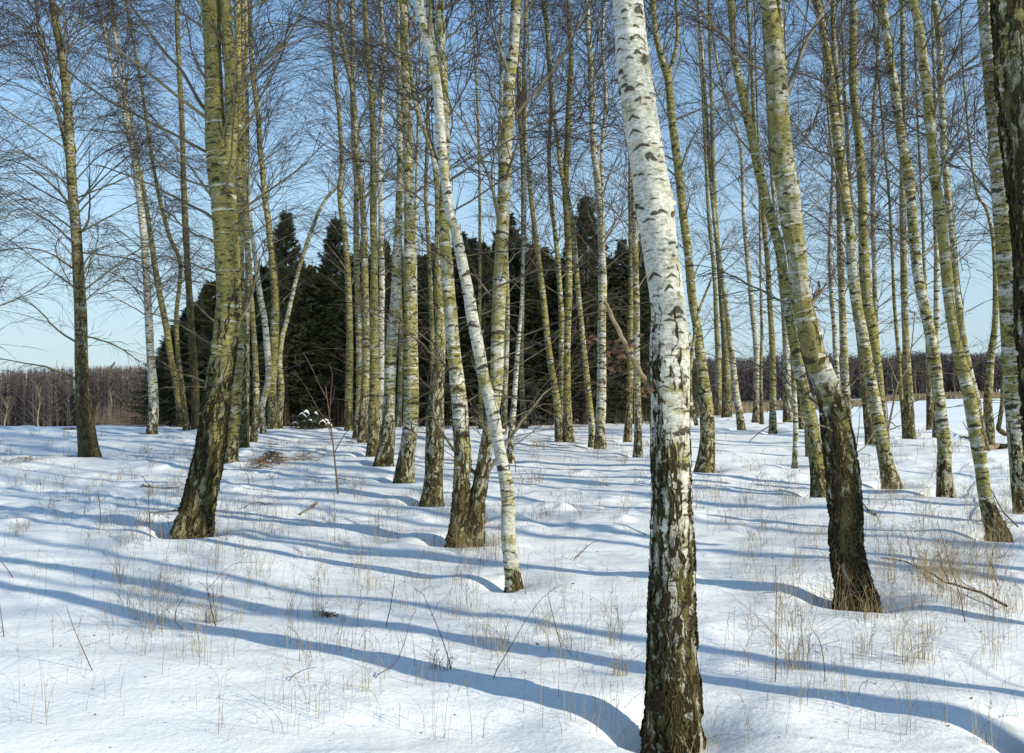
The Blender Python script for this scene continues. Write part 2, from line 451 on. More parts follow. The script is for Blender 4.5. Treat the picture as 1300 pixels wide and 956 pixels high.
def twig_fan(G, start, tan, nrm_len, r, droop, cnt2=11, cnt3=5, tscale=1.0, wind=(0.0, 0.0)):
    """children twigs along an array of polylines.  start (N,K,3) branch polylines, nrm_len (N,) lengths"""
    N, K, _ = start.shape
    t2 = np.linspace(0.18, 1.0, cnt2)[None] + r.normal(0, 0.03, (N, cnt2)); t2 = np.clip(t2, 0.1, 0.999)
    idx = t2 * (K - 1); i0 = np.minimum(idx.astype(int), K - 2); f = (idx - i0)[..., None]
    rows = np.arange(N)[:, None]
    p0 = start[rows, i0] * (1 - f) + start[rows, i0 + 1] * f
    tg = unit(start[rows, i0 + 1] - start[rows, i0])
    side = unit(r.normal(0, 1, (N, cnt2, 3)) * np.array([1, 1, 0.7]))
    side = unit(side - tg * (side * tg).sum(-1, keepdims=True))
    d2 = unit(tg * 1.0 + side * r.uniform(0.35, 0.85, (N, cnt2, 1)) + np.array([wind[0], wind[1], -0.05]))
    L2 = nrm_len[:, None] * r.uniform(0.26, 0.56, (N, cnt2)) * (1.15 - 0.75 * t2) + 0.15
    k2 = 5
    tt = np.linspace(0, 1, k2)[None, None, :, None]
    P2 = p0[:, :, None] + d2[:, :, None] * (L2[..., None, None] * tt) + np.array([0, 0, -1.0]) * (droop * 0.55 * L2[..., None, None] * tt ** 2.2)
    P2 = P2 + r.normal(0, 0.007, P2.shape) * tt
    P2 = P2.reshape(-1, k2, 3); L2 = L2.reshape(-1)
    R2 = np.linspace(0.0040, 0.0017, k2)[None] * tscale * np.ones((len(P2), 1))
    G.tubes(P2, R2, 3, 0.0)
    if cnt3:
        M = len(P2)
        t3 = np.clip(np.linspace(0.22, 1.0, cnt3)[None] + r.normal(0, 0.06, (M, cnt3)), 0.1, 0.999)
        idx = t3 * (k2 - 1); i0 = np.minimum(idx.astype(int), k2 - 2); f = (idx - i0)[..., None]
        rows = np.arange(M)[:, None]
        p0 = P2[rows, i0] * (1 - f) + P2[rows, i0 + 1] * f
        tg = unit(P2[rows, i0 + 1] - P2[rows, i0])
        side = unit(r.normal(0, 1, (M, cnt3, 3)))
        d3 = unit(tg * 1.0 + side * 0.55 + np.array([wind[0], wind[1], -0.10]))
        L3 = np.clip(L2[:, None] * r.uniform(0.35, 0.85, (M, cnt3)), 0.10, 0.6)
        tt = np.array([0, 0.5, 1.0])[None, None, :, None]
        P3 = p0[:, :, None] + d3[:, :, None] * (L3[..., None, None] * tt) + np.array([0, 0, -1.0]) * (droop * 0.8 * L3[..., None, None] * tt ** 2)
        P3 = P3.reshape(-1, 3, 3)
        R3 = np.array([0.0023, 0.0017, 0.0010])[None] * tscale * np.ones((len(P3), 1))
        G.tubes(P3, R3, 3, 0.0)

def crown(C, q, Htot, h0, nb, lmax, seed, spread=1.0, droop=0.35, cnt2=11, cnt3=5, tscale=1.0, low=True, up=0.9):
    """branches with twigs along the trunk centreline C (n,4)"""
    r = np.random.default_rng(seed + 1000)
    L = q[-1]
    hb = h0 + (L - h0 - 0.15) * np.sort(r.random(nb)) ** 0.85
    i = np.clip(np.searchsorted(q, hb), 0, len(q) - 1)
    p = C[i, :3]; tr = C[i, 3]
    az = (np.arange(nb) * 2.399 + r.normal(0, 0.5, nb))
    rel = (hb - h0) / (L - h0)
    ln = lmax * (0.45 + 0.75 * np.sin(np.pi * np.clip(rel * 0.85 + 0.15, 0, 1))) * r.uniform(0.6, 1.15, nb) * (1 - 0.45 * rel)
    elev = np.radians(51 + 22 * rel + r.normal(0, 9, nb)) * up
    d0 = np.stack([np.cos(az) * np.cos(elev), np.sin(az) * np.cos(elev), np.sin(elev)], -1)
    K = 9
    tt = np.linspace(0, 1, K)[None, :, None]
    P = p[:, None] + d0[:, None] * (ln[:, None, None] * tt) + np.array([0, 0, -1.0]) * (droop * ln[:, None, None] * tt ** 2.4)
    bend = r.normal(0, 0.10, (nb, 1, 3)) * np.array([1, 1, 0.4])
    P = P + bend * ln[:, None, None] * np.sin(tt * np.pi) + r.normal(0, 0.014, P.shape) * tt * ln[:, None, None] ** 0.5
    rb = np.clip(tr * 0.24, 0.0045, 0.017) * r.uniform(0.7, 1.1, nb)
    R = rb[:, None] * (1 - np.linspace(0, 1, K)[None] ** 0.8) + 0.0022 * tscale
    G = Geo()
    G.tubes(P, R, 5, np.clip((rb - 0.004) / 0.010, 0.15, 1.0))
    twig_fan(G, P, None, ln, r, droop, cnt2, cnt3, tscale)
    if q[-1] > 1 and tscale < 0.7: return G
    # sparse bare branches left low on the trunk
    nl = 7
    hb = r.uniform(1.2, max(1.4, h0), nl); i = np.clip(np.searchsorted(q, hb), 0, len(q) - 1); p = C[i, :3]
    az = r.uniform(0, 6.283, nl); el = np.radians(r.uniform(5, 45, nl)); ln = r.uniform(0.4, 1.5, nl)
    d0 = np.stack([np.cos(az) * np.cos(el), np.sin(az) * np.cos(el), np.sin(el)], -1); tt = np.linspace(0, 1, 7)[None, :, None]
    Pl = p[:, None] + d0[:, None] * (ln[:, None, None] * tt) + np.array([0, 0, -1.0]) * (r.uniform(-0.2, 0.35, (nl, 1, 1)) * ln[:, None, None] * tt ** 2) + r.normal(0, 0.02, (nl, 7, 3)) * tt
    G.tubes(Pl, (r.uniform(0.004, 0.008, (nl, 1))) * np.linspace(1, 0.25, 7)[None], 4, np.full(nl, 0.9))
    twig_fan(G, Pl, None, ln * 0.8, r, 0.1, 4, 0, tscale)
    return G

GROUP = 'birch trees of the planted grove'
TREES = {}
def birch(key, pts, label, rh=0.9, green=0.55, dark=0.0, forks=(), limbs=(), H=None, h0=None, nb=None, lmax=None,
          d=None, lean_depth=0.0, crown_on=True, droop=0.15, cnt2=11, cnt3=4, tscale=1.25, group=GROUP, name='birch_tree', dense=1.0, stems=(), up=0.9):
    seed = sum(ord(c) * (i + 3) for i, c in enumerate(key)) % 997
    r = np.random.default_rng(seed)
    pts = [tuple(p) for p in pts]
    if green > 0.3: green = min(green + 0.14, 1.0)
    base = pts[0]
    if d is None: d = depth_of(base[0], base[1])
    # fill in missing widths by interpolation
    wy = [(p[1], p[2]) for p in pts if len(p) > 2]
    wy.sort()
    def wid(p): return p[2] if len(p) > 2 else float(np.interp(p[1], [a for a, b in wy], [b for a, b in wy]))
    def to3(plist, dd, yd=0.0, k0=0):
        out = []; rad = []
        for k, p in enumerate(plist):
            off = yd * (k / max(1, len(plist) - 1))
            dk = dd + off
            out.append(at(p[0], p[1], dk)); rad.append(wid(p) / F * dk * 0.5 if len(p) < 3 else p[2] / F * dk * 0.5)
        return np.array(out), np.array(rad)
    yd = r.uniform(-0.25, 0.25) if lean_depth == 0 else lean_depth
    P, R = to3(pts, d, yd)
    # root end below the snow
    dirn = P[0] - P[1]; dirn /= np.linalg.norm(dirn)
    P = np.vstack([P[0] + np.array([dirn[0] * 0.1, 0, -0.25]), P]); R = np.concatenate([[R[0] * 1.08], R])
    zvis = P[-1, 2]
    hb = P[1, 2]
    topr = R[-1]
    if H is None: H = 9.5 + 22 * min(R[2], 0.16) + r.uniform(-0.6, 0.8)
    H = max(H, zvis - hb + 1.5)
    near_len = np.linalg.norm(np.diff(P, axis=0), axis=1).sum() + 0.1
    # continue to the tip above the frame
    ext = H - (zvis - hb)
    tdir = unit(P[-1] - P[-3]); tdir = unit(tdir * np.array([0.6, 0.6, 1.0]))
    ne = max(3, int(ext / 1.2))
    for k in range(1, ne + 1):
        f = k / ne
        pos = P[-1] + tdir * ext / ne + np.array([r.normal(0, 0.07), r.normal(0, 0.07), 0])
        P = np.vstack([P, pos]); R = np.append(R, topr * (1 - f) ** 0.9 + 0.006)
    root = empty(name, tuple(P[1]), label, 'birch tree', group)
    loc = P[1].copy()
    me, C, q = trunk_mesh(P - loc, R, d, rh, green, dark, seed, near_len)
    BK = BARK if d < 9.5 else BARK_FAR
    link('trunk', me, BK, root)
    BASES.append((P[1][0], P[1][1], R[2]))
    # further stems of the same tree
    stemC = [(C, q, H)]
    for st in forks:
        Pf, Rf = to3(st, d, 0.0)
        off0 = C[np.argmin(np.abs(C[:, 2] + loc[2] - Pf[0][2])), 1]
        Pf, Rf = to3(st, d + off0, 0.0)
        tdirf = unit(unit(Pf[-1] - Pf[-2]) + np.array([0, 0, 1.2]))
        vis = st[-1][1] > 15      # ends inside the picture
        nl = np.linalg.norm(np.diff(Pf, axis=0), axis=1).sum()
        if not vis:
            extf = max(1.0, H - (Pf[-1][2] - hb) - r.uniform(0.2, 1.5))
            nf = max(2, int(extf / 1.3)); tr_ = Rf[-1]
            for k in range(1, nf + 1):
                Pf = np.vstack([Pf, Pf[-1] + tdirf * extf / nf + np.array([r.normal(0, 0.06), r.normal(0, 0.06), 0])])
                Rf = np.append(Rf, tr_ * (1 - k / nf) ** 0.9 + 0.004)
        low_stem = st[0][1] > base[1] - 25
        hs = 0.25 if low_stem else float(np.interp(Pf[0][2] - loc[2], C[:, 2], q))
        if low_stem:
            Pf = np.vstack([Pf[0] + np.array([0, 0, -0.25]), Pf]); Rf = np.concatenate([[Rf[0]], Rf]); hs = 0.0
        mf, Cf, qf = trunk_mesh(Pf - loc, Rf, d, rh, green, dark, seed + 7, nl, flare=low_stem, s_off=hs)
        link('trunk' if low_stem else 'stem', mf, BK, root)
        if not vis: stemC.append((Cf, qf, H))
    # limbs traced one by one
    if limbs:
        rl = np.random.default_rng(seed + 5)
        for lb in limbs:
            G = Geo()
            p0_ = at(lb[0][0], lb[0][1], d) - loc
            cc_ = min((Cq_ for Cq_, _, _ in stemC), key=lambda A_: np.linalg.norm(A_[:, [0, 2]] - p0_[[0, 2]], axis=1).min())
            j = np.argmin(np.linalg.norm(cc_[:, [0, 2]] - p0_[[0, 2]], axis=1)); dj = d + cc_[j, 1]; dr_ = rl.uniform(-0.15, 0.15)
            Pl = np.array([at(p[0], p[1], dj + dr_ * k) for k, p in enumerate(lb)]) - loc
            Pl[0] = cc_[j, :3]
            w0 = lb[0][2] if len(lb[0]) > 2 else 3.0
            w1 = lb[-1][2] if len(lb[-1]) > 2 else 1.2
            Cl, ql = catmull(Pl, 14)
            Rl = np.linspace(w0, w1, 14) / F * d * 0.5
            Cl[1:] += rl.normal(0, 0.006, Cl[1:].shape)
            G.tubes(Cl[None], Rl[None], 6, np.array([[0.55]]))
            twig_fan(G, Cl[None], None, np.array([ql[-1] * 0.45]), rl, droop, 12, 4, tscale * 0.8)
            link('limb', G.mesh('limb'), TWIG, root)
    if crown_on:
        vis_top = d * CY / F + CAMH
        if h0 is None: h0 = 2.6 + 0.03 * d + r.uniform(-0.3, 0.6)
        if lmax is None: lmax = float(np.clip(0.9 + 12 * R[2], 1.1, 2.5))
        if nb is None: nb = int(33 * dense * (0.7 + 0.3 * len(stemC)))
        G = Geo()
        ncs = len(stemC)
        for (Cc, qc, Hh) in stemC:
            hh0 = h0 if ncs == 1 or Cc is C else 0.6
            hh0 = min(hh0, qc[-1] * 0.75)
            frac = 1.0 if Cc is C else 0.55
            g = crown(Cc, qc, Hh, hh0, max(6, int(nb * frac)), lmax, seed + len(G.V), droop=droop, cnt2=cnt2, cnt3=cnt3, tscale=tscale, up=up)
            for V_, Q_, A_ in zip(g.V, g.Q, g.A):
                pass
            off = G.n
            G.V += g.V; G.A += g.A; G.Q += [Q_ + off for Q_ in g.Q]; G.n += g.n
        link('crown', G.mesh('crown'), TWIG, root)
    TREES[key] = (root, d, C, q, loc)
    return root

# ------------------------------------------------------------------ the grove, traced left to right
birch('L1', [(113,580,25),(108,530,20),(104,480,16.5),(103,420,15),(101,370,14),(97,300,13),(91,230,12),(87,150,11),(80,80,10),(66,0,9)],
      'lone brownish birch at far left, with a pale thin shoot at its foot', rh=2.8, green=0.55, dark=0.9,
      forks=[[(90,220,6),(80,170,5),(68,120,4.5),(57,75,4),(50,40,3.5),(45,0,3)], [(119,528,4),(125,508,4),(132,485,3.5),(140,468,3),(146,460,2)]],
      limbs=[[(97,486,3.4),(70,470),(40,462),(0,456)], [(96,438,2.8),(72,418),(45,390),(20,378)], [(90,312,3),(60,280),(30,262),(0,240)], [(92,345,3),(60,320),(30,315),(0,318)],
             [(104,300,3),(112,280),(114,240),(113,190)], [(108,318,2.5),(140,325),(170,330),(195,350)], [(110,424,2.4),(150,440),(178,460)],[(91,265,3),(55,225),(20,205),(-10,200)]],
      h0=2.6, lmax=3.0, nb=85, tscale=1.25, droop=0.34, cnt2=14, cnt3=5, up=0.9)
birch('L2', [(193,552,14),(195,510,12),(191,450,10),(188,390,9.5),(184,320,8.5),(178,260,8),(170,200,7.5),(163,165,7),(152,120,6),(135,50,4.5),(123,0,4)],
      'bright white slender birch left of the big forked trunk, split in two high up', rh=0.9, green=0.1,
      forks=[[(165,175,5),(160,130,5),(152,80,4.5),(145,40,4),(138,0,3.5)]], lmax=2.4, nb=58, h0=3.0, tscale=1.25, droop=0.3, cnt2=13, cnt3=5, up=0.9)
birch('L3', [(230,541,11),(226,500,9),(218,460,8),(212,420,8),(204,380,7.5),(197,340,7),(190,290,6),(182,240,5),(172,190,4.5),(160,120,3.5),(150,60,3),(142,0,2.5)],
      'yellow-green thin birch just right of the bright white slender one at the left', rh=0.8, green=0.9, dark=0.1, lmax=1.8, nb=34)
birch('L4', [(236,539,8),(231,490,7),(226,450,6),(224,400,5.5),(229,335,5),(216,302,5),(207,270,5),(200,240,4.5),(190,180,4),(178,100,3.5),(160,0,3)],
      'thin olive birch with a kinked stem behind the yellow-green one at the left', rh=1.4, green=0.9, dark=0.5, lmax=1.6, nb=28, d=26.5)
birch('L5', [(249,536,11),(247,480,9.5),(243,420,9),(240,370,8.5),(236,300,8),(233,230,7),(231,150,6.5),(227,80,6),(225,0,5.5)],
      'dark brown straight trunk standing left of the big forked birch', rh=5, green=0.9, dark=1.0, lmax=1.8, nb=34, d=27)
birch('B1', [(246,671,47),(256,625,41),(267,570,37),(273,520,35),(281,465,34),(288,415,32),(290,370,30.5),(287,300,31.5),(283,240,32),(278,195,30),(273,150,25),(271,100,22.5),(270,60,22),(268,0,23)],
      'big leaning olive birch at left, thick cracked foot and trunk forking into two high up', rh=2.0, green=0.85, dark=0.15,
      forks=[[(287,235,19),(292,190,18),(294,150,17.5),(293,90,16.5),(289,40,14),(286,0,12.5)]],
      limbs=[[(268,285,4.5),(240,260),(200,238),(160,222),(112,208,1.4)], [(262,200,4.5),(230,175),(200,160),(160,140),(120,116),(90,92),(55,66),(40,45,1.5)],
             [(258,158,5),(248,120),(232,92),(210,66),(180,26),(160,-5,3)], [(256,115,3),(246,70),(237,30),(228,0)],
             [(303,190,4),(320,148),(330,128),(340,106),(358,68),(364,40),(374,2,1.6)], [(350,80,2.2),(345,50),(341,25),(338,0)],
             [(294,428,5),(308,400),(317,382),(326,350),(338,300,1.2)], [(270,442,3),(240,420),(212,404),(190,398)], [(263,490,3.5),(236,476),(224,470),(200,455)], [(274,418,2.6),(262,400),(249,386),(230,372)],
             [(274,350,3),(240,334),(200,325),(160,330)], [(271,312,3),(240,292),(210,268),(180,262)], [(268,240,3),(225,225),(180,190),(140,180)]],
      h0=3.3, lmax=3.0, nb=46, tscale=0.9, d=9.0)
birch('B2', [(293,586,17),(297,540,15),(300,490,14.5),(303,440,13),(304,390,12.5),(304,320,12),(304,250,11.5),(303,190,10),(303,120,9),(302,60,8),(301,0,7)],
      'yellowish birch standing half hidden behind the right edge of the big forked trunk', rh=0.5, green=0.75, nb=26)
birch('B3', [(309,569,15),(310,500,12.5),(311,440,11.5),(312,400,10.5),(315,370,9),(315,330,8),(313,290,7.5),(310,250,7),(309,190,6),(308,100,5.5),(307,0,5)],
      'birch with brown scaly base, second in the row behind the big forked trunk', rh=2.6, green=0.6, dark=0.4, nb=26)
birch('B4', [(322,561,10),(325,520,8.5),(325,470,7.5),(322,420,6.5),(319,380,6),(317,340,5.5),(315,300,5),(313,250,5),(314,190,5),(313,100,4.5),(311,0,4)],
      'thin grey-green birch between the brown scaly one and the white bent one', rh=1.2, green=0.6, nb=24)
birch('B5', [(334,551,8),(333,515,7.5),(339,490,7.5),(341,470,8),(339,440,8),(336,406,7.5),(331,380,7),(327,350,6),(323,320,5.5),(318,280,5),(315,240,4.5),(311,160,4),(306,80,3),(303,0,3)],
      'white bent slim birch curving out from behind the left side of the avenue', rh=0.8, green=0.15, nb=24)
birch('B6', [(347,545,14),(345,495,12),(348,440,11),(350,400,10.5),(350,378,10),(348,350,10),(344,310,8.5),(340,276,8),(336,250,7.5),(333,210,7),(330,186,7),(328,150,6),(324,120,6),(320,90,5.5),(318,50,5.5),(318,0,5)],
      'ochre-green birch with a curved upper stem at the left side of the avenue', rh=0.9, green=0.8, nb=34)
birch('B7', [(354,543,9),(357,492,8),(355,460,7),(358,430,6.5),(363,410,6),(370,380,5.5),(375,358,5.5),(384,326,5),(392,302,5),(398,286,4.5),(406,266,4.5),(416,250,4),(431,234,3)],
      'thin birch leaning far right across the gap of the avenue', rh=1.0, green=0.4, H=8.7, crown_on=True, h0=6.3, nb=10, lmax=1.2)
# --- middle rows
birch('C1', [(443,547,12.5),(443,500,10),(444,440,9),(443,390,8.5),(441,340,8),(438,300,7),(433,265,6.5),(431,240,6),(434,210,5.5),(433,180,5.5),(430,140,5),(426,100,4.5),(422,50,4),(418,0,3.5)],
      'first trunk at the right side of the avenue, olive with a wavy upper stem', rh=0.8, green=0.75, dark=0.2)
birch('C2', [(453,555,10),(456,500,8),(456,440,8),(455,390,8),(453,340,7.5),(452,280,7),(452,230,6),(449,180,5.5),(447,130,5),(447,80,4.5),(448,0,4)],
      'slim birch second from the avenue in the tight middle row', rh=1.0, green=0.5, nb=28)
birch('C3', [(459,562,13),(463,500,11),(465,440,9.5),(464,390,9),(463,340,8.5),(462,290,8),(459,240,7.5),(455,210,7),(453,185,7),(450,140,7),(446,104,6.5),(440,80,6),(433,40,5.5),(430,0,5)],
      'third birch of the tight middle row, its top bending left', rh=1.1, green=0.55, dark=0.1, forks=[[(447,110,4.5),(448,70,4),(448,40,4),(447,0,3.5)]])
birch('C4', [(473,579,16),(474,540,14),(475,480,12),(475,430,11),(475,385,10),(475,330,9),(474,280,9),(474,230,8.5),(474,190,8),(473,140,7.5),(469,90,7),(466,60,6.5),(463,0,6.5)],
      'straight yellow-olive birch fourth in the tight middle row', rh=0.9, green=0.95, dark=0.15)
birch('C4b', [(481,571,11),(483,520,8.5),(484,460,8),(484,400,8),(485,360,7.5),(484,310,7),(483,250,6),(482,190,5.5),(485,140,5.5),(485,90,5.5),(487,65,5),(485,30,4.5),(483,0,4.5)],
      'thin white birch peeking out just right of the straight yellow-olive one', rh=1.1, green=0.1)
birch('C5', [(487,590,25),(492,560,19),(494,510,15),(496,450,14.5),(500,400,13.5),(502,380,12.5),(503,330,11),(506,280,9.5),(507,240,9),(508,200,8),(507,150,7),(507,110,6.5),(506,50,6),(505,0,5.5)],
      'birch with flared brown foot and white upper trunk left of the thick banded one', rh=1.0, green=0.35, dark=0.1, tscale=0.9)
birch('C6', [(512,613,27),(516,580,22),(521,540,20),(522,480,19),(521,430,18),(521,380,16),(520,330,15),(520,280,13.5),(519,230,13),(518,190,13),(517,150,12),(516,110,11),(514,80,10.5),(513,40,11.5),(514,0,11)],
      'thick birch with white and olive bands in the middle row, foot bent to the left', rh=0.85, green=0.5,
      limbs=[[(521,60,4),(528,40),(512,8),(508,0)]])
birch('C5c', [(506,543,8),(508,490,6.5),(509,430,6),(508,380,5.5),(508,300,5),(509,200,4.5),(510,100,4),(511,0,3.5)],
      'very thin birch in the dark gap left of the thick banded trunk', rh=1.0, green=0.6, nb=22)
birch('D1', [(527,545,6),(528,480,5),(528,400,4.5),(527,300,4),(528,260,4),(530,190,4),(533,100,3.5),(536,0,3)],
      'pale pole-thin birch showing above the shoulder of the thick banded trunk', rh=0.6, green=0.1, nb=26)
birch('C7', [(549,639,28),(551,600,24),(552,560,22.5),(553,520,21),(556,480,17),(558,440,15),(558,400,11.5),(557,380,10.5),(556,340,9),(556,300,8),(555,240,7),(549,195,6),(541,172,5.5),(532,150,5.5),(526,122,5),(520,80,4.5),(512,20,4),(508,0,4)],
      'birch with dark scaly lower trunk and white flecks left of the twin stems', rh=2.0, green=0.55, dark=0.3)
birch('C7b', [(548,556,9),(550,500,7.5),(549,440,6.5),(547,380,6),(545,330,5.5),(542,280,5),(540,250,4.5),(542,190,4.5),(543,140,4),(544,60,3.5),(546,0,3)],
      'thin greenish birch behind the scaly one left of the twin stems', rh=0.7, green=0.75, nb=26)
birch('C8', [(582,694,33),(584,660,26),(586,620,23),(587,580,21.5),(585,545,20.5),(584,520,20),(580,480,18.5),(575,440,17.5),(572,400,17),(570,380,16.5),(567,340,16),(564,300,14),(563,270,12),(564,230,11),(566,190,10),(565,150,11),(563,110,11.5),(561,70,11),(559,30,11),(558,0,11)],
      'twin-stemmed birch rising from one foot wrapped in dry grass', rh=1.15, green=0.5, dark=0.05,
      forks=[[(600,690,30),(606,640,21.5),(614,590,18.5),(620,550,15.5),(628,510,15.5),(631,470,17),(632,430,17),(634,380,18),(636,340,17.5),(638,290,16),(640,240,16),(642,190,16),(646,140,16),(647,100,15),(650,80,14.5),(653,50,13),(655,0,12.5)],
             [(561,120,8),(554,70,9),(547,30,10),(546,0,11)]],
      limbs=[[(562,60,3.2),(574,44),(590,26),(610,12),(632,-4,1.5)], [(653,156,5),(676,120),(700,92),(720,62),(736,30),(754,0,2.6)],
             [(560,270,2.8),(540,256),(512,236),(490,220),(455,200),(420,184,1.2)], [(578,478,3.2),(560,458),(540,442),(520,424),(500,412),(480,400),(450,384,1.4)],
             [(627,232,2.4),(605,218),(580,202)], [(640,312,2),(652,304),(664,296)]], d=8.6)
birch('N1', [(652,766,24.5),(651,735,21),(648,710,19.5),(645,675,19),(645,629,18.5),(637,583,15.5),(632,560,15.5),(627,530,17),(622,510,16),(614,480,15),(609,450,15.5),(603,420,15.5),(598,395,15.5),(596,380,15),(590,350,14),(580,300,13),(571,270,12),(567,240,12.5),(562,200,13),(559,160,13),(556,120,12),(550,80,12),(541,45,12),(534,20,12),(531,0,13)],
      'white birch leaning left across the twin stems, with a crooked foot near the viewer', rh=0.28, green=0.25, dark=0.1,
      limbs=[[(588,318,2.6),(574,270),(556,240),(535,214),(516,190),(508,160,1.4)], [(552,150,2.6),(535,118),(510,95),(487,75),(465,52),(440,18,1.2)], [(549,82,2.5),(520,70),(490,58),(460,47),(400,34),(340,28,1.2)]], d=6.9)
birch('W0', [(611,545,7),(610,500,5.5),(609,450,5),(609,380,4.5),(609,300,4),(609,250,3.5),(608,190,3.2),(606,130,3),(602,60,2.5),(598,0,2.5)],
      'straight yellow pole birch in the dark gap between leaning birch and white stem', rh=0.3, green=0.75, nb=18, lmax=1.2)
birch('X1', [(639,550,9),(641,500,7),(643,450,6.5),(644,400,6.2),(644,380,6),(643,330,5),(641,280,5),(637,230,4.5),(634,190,4),(635,150,4),(636,100,4),(636,50,3.5),(637,0,3)],
      'thin pale birch hidden close behind the right stem of the twin birch', rh=1.2, green=0.4, nb=26)
birch('W1', [(648,587,10),(649,550,7.5),(652,520,7),(654,490,6.5),(656,460,6),(659,425,5),(662,390,4.5),(664,340,4),(666,300,4),(667,240,3.2),(668,150,3),(672,60,2.5),(673,0,2.5)],
      'pencil-thin leaning birch rooted alone in the snow right of the twin stems', rh=0.7, green=0.3, nb=22, lmax=1.3)
birch('P2', [(666,544,10),(663,500,6.5),(662,440,6),(663,380,5.5),(664,300,5.5),(664,240,5.5),(663,195,6),(661,150,7),(659,110,6.5),(658,80,5.5),(660,0,4.5)],
      'slim yellow-green birch with a crooked foot at the edge of the spruce shade', rh=1.2, green=0.7, nb=30)
birch('P1', [(710,562,12),(708,520,10),(704,490,9),(699,460,8.5),(695,430,8),(690,380,7.5),(685,340,7),(680,300,6.5),(675,260,6),(671,220,5.5),(667,190,5.5),(665,120,5),(666,60,4),(668,0,4)],
      'left-leaning stem of the birch trio that shares a grassy foot right of centre', rh=0.6, green=0.7, nb=30)
birch('P3', [(722,562,13),(720,500,10),(720,450,9),(721,400,8.5),(722,380,8.5),(722,330,8.5),(720,280,8.5),(718,240,8.5),(720,190,8),(722,140,7.5),(724,100,7),(725,66,6.5),(722,30,4.5),(721,0,4)],
      'straight right-hand stem of the birch trio on the grassy foot', rh=0.7, green=0.85, nb=30)
birch('P3b', [(716,558,10),(714,500,8.5),(713,440,7.5),(713,400,7),(711,370,6.5),(708,330,6.5),(704,290,6),(700,255,6),(698,225,5.5),(697,190,5),(700,130,5),(697,85,5),(694,40,4),(688,0,3.5)],
      'middle stem of the birch trio, thinner and curving left above', rh=0.6, green=0.55, nb=28)
birch('P4', [(752,568,11),(751,540,8.5),(747,500,8),(743,460,7),(740,430,6.5),(735,380,6.5),(731,330,6),(728,295,6),(724,265,6),(717,238,6),(712,215,5.5),(708,180,5),(704,150,5),(700,100,4.5),(696,50,4),(693,0,3.5)],
      'thin birch leaning left beside the straight white trunk at its foot', rh=0.5, green=0.65, nb=26)
birch('P5', [(762,571,16),(763,520,12.5),(764,470,11.5),(764,420,11),(765,370,11),(764,320,10),(763,280,10),(760,245,9.5),(757,215,9),(754,190,8.5),(752,150,8),(751,110,8),(749,70,7.5),(746,30,7),(745,0,6.5)],
      'straight white birch with black flecks right of centre, forking high up', rh=0.55, green=0.3,
      forks=[[(763,270,5),(764,230,5),(764,190,4.5),(767,160,4.5),(769,130,4.5),(768,100,4),(765,60,4),(766,20,3.5),(769,0,3)]], limbs=[[(757,95,2.4),(768,78),(778,60),(787,40)]])
birch('P6', [(796,562,11),(799,520,9),(800,470,8),(800,420,7),(801,380,6.5),(801,330,6),(800,270,5),(800,200,4.5),(799,100,4),(798,0,3)],
      'thin olive birch of the pair left of the big near trunk', rh=1.3, green=0.8, dark=0.2, nb=26)
birch('P7', [(810,579,12),(810,540,9.5),(809,500,9),(808,440,8.5),(808,400,8.5),(807,350,8),(806,300,8),(805,250,7.5),(805,200,6.5),(805,150,6),(806,80,5),(806,0,4.5)],
      'whiter and nearer birch of the pair left of the big near trunk', rh=0.9, green=0.45, nb=30)
birch('G', [(857,930,67),(856,867,64.5),(853,780,61),(853,690,57.5),(852,620,53),(851,560,50.5),(851,500,49.5),(850,440,49),(849,400,46),(846,370,45),(842,340,45),(836,300,45),(829,250,45),(820,195,44),(811,140,42),(802,70,41),(797,0,40)],
      'largest near birch, white bark above and deeply cracked dark bark below, right of centre', rh=1.42, green=0.12, dark=-0.05,
      limbs=[[(826,300,4.2),(838,250),(850,160),(846,80,2.2)]] and [], d=4.0, tscale=0.5, lean_depth=0.15, h0=4.6)
birch('Q1', [(894,599,24),(898,560,19.5),(897,520,17.5),(894,490,15.5),(889,450,12.5),(884,410,11),(879,380,11),(874,325,11),(871,300,11),(867,270,10.5),(863,230,10.5),(858,190,10.5),(853,150,9.5),(848,100,9.5),(844,88,8.5),(837,64,7),(832,40,7),(829,0,7)],
      'slender birch curving up close behind the right side of the largest near trunk', rh=1.1, green=0.7,
      forks=[[(847,97,5.5),(855,75,5),(860,45,4.5),(859,10,4),(858,0,3.5)], [(884,540,5),(876,500,5.5),(877,460,5),(881,430,4.5),(886,400,4),(893,380,3.5),(903,355,3)]])
# --- right side
birch('R1', [(912,528,11),(912,480,8.5),(911,440,7),(909,400,6),(908,370,5.5),(905,330,5),(900,280,4.5),(896,200,4),(892,120,3.5),(888,60,3),(886,0,3)],
      'left one of three birches bunched before the tawny field right of the largest trunk', rh=1.6, green=0.6, dark=0.4, nb=28)
birch('R2', [(923,530,13),(922,480,11),(920,430,9),(917,390,8),(914,350,7),(911,310,6),(908,260,5.5),(905,190,5),(903,120,4),(901,60,3.5),(900,0,3)],
      'middle and darkest one of three birches bunched before the tawny field', rh=1.8, green=0.7, dark=0.4, nb=28)
birch('R3', [(941,547,11),(938,520,9.5),(934,500,9),(930,460,8),(926,430,7),(923,400,6),(920,375,6),(914,330,5.5),(909,300,5),(906,270,5),(903,240,4.5),(899,180,4.5),(895,120,4.5),(893,90,4),(891,60,4),(888,20,3.5),(887,0,3)],
      'whitish birch leaning left in front of the two dark ones before the tawny field', rh=0.4, green=0.35, nb=34)
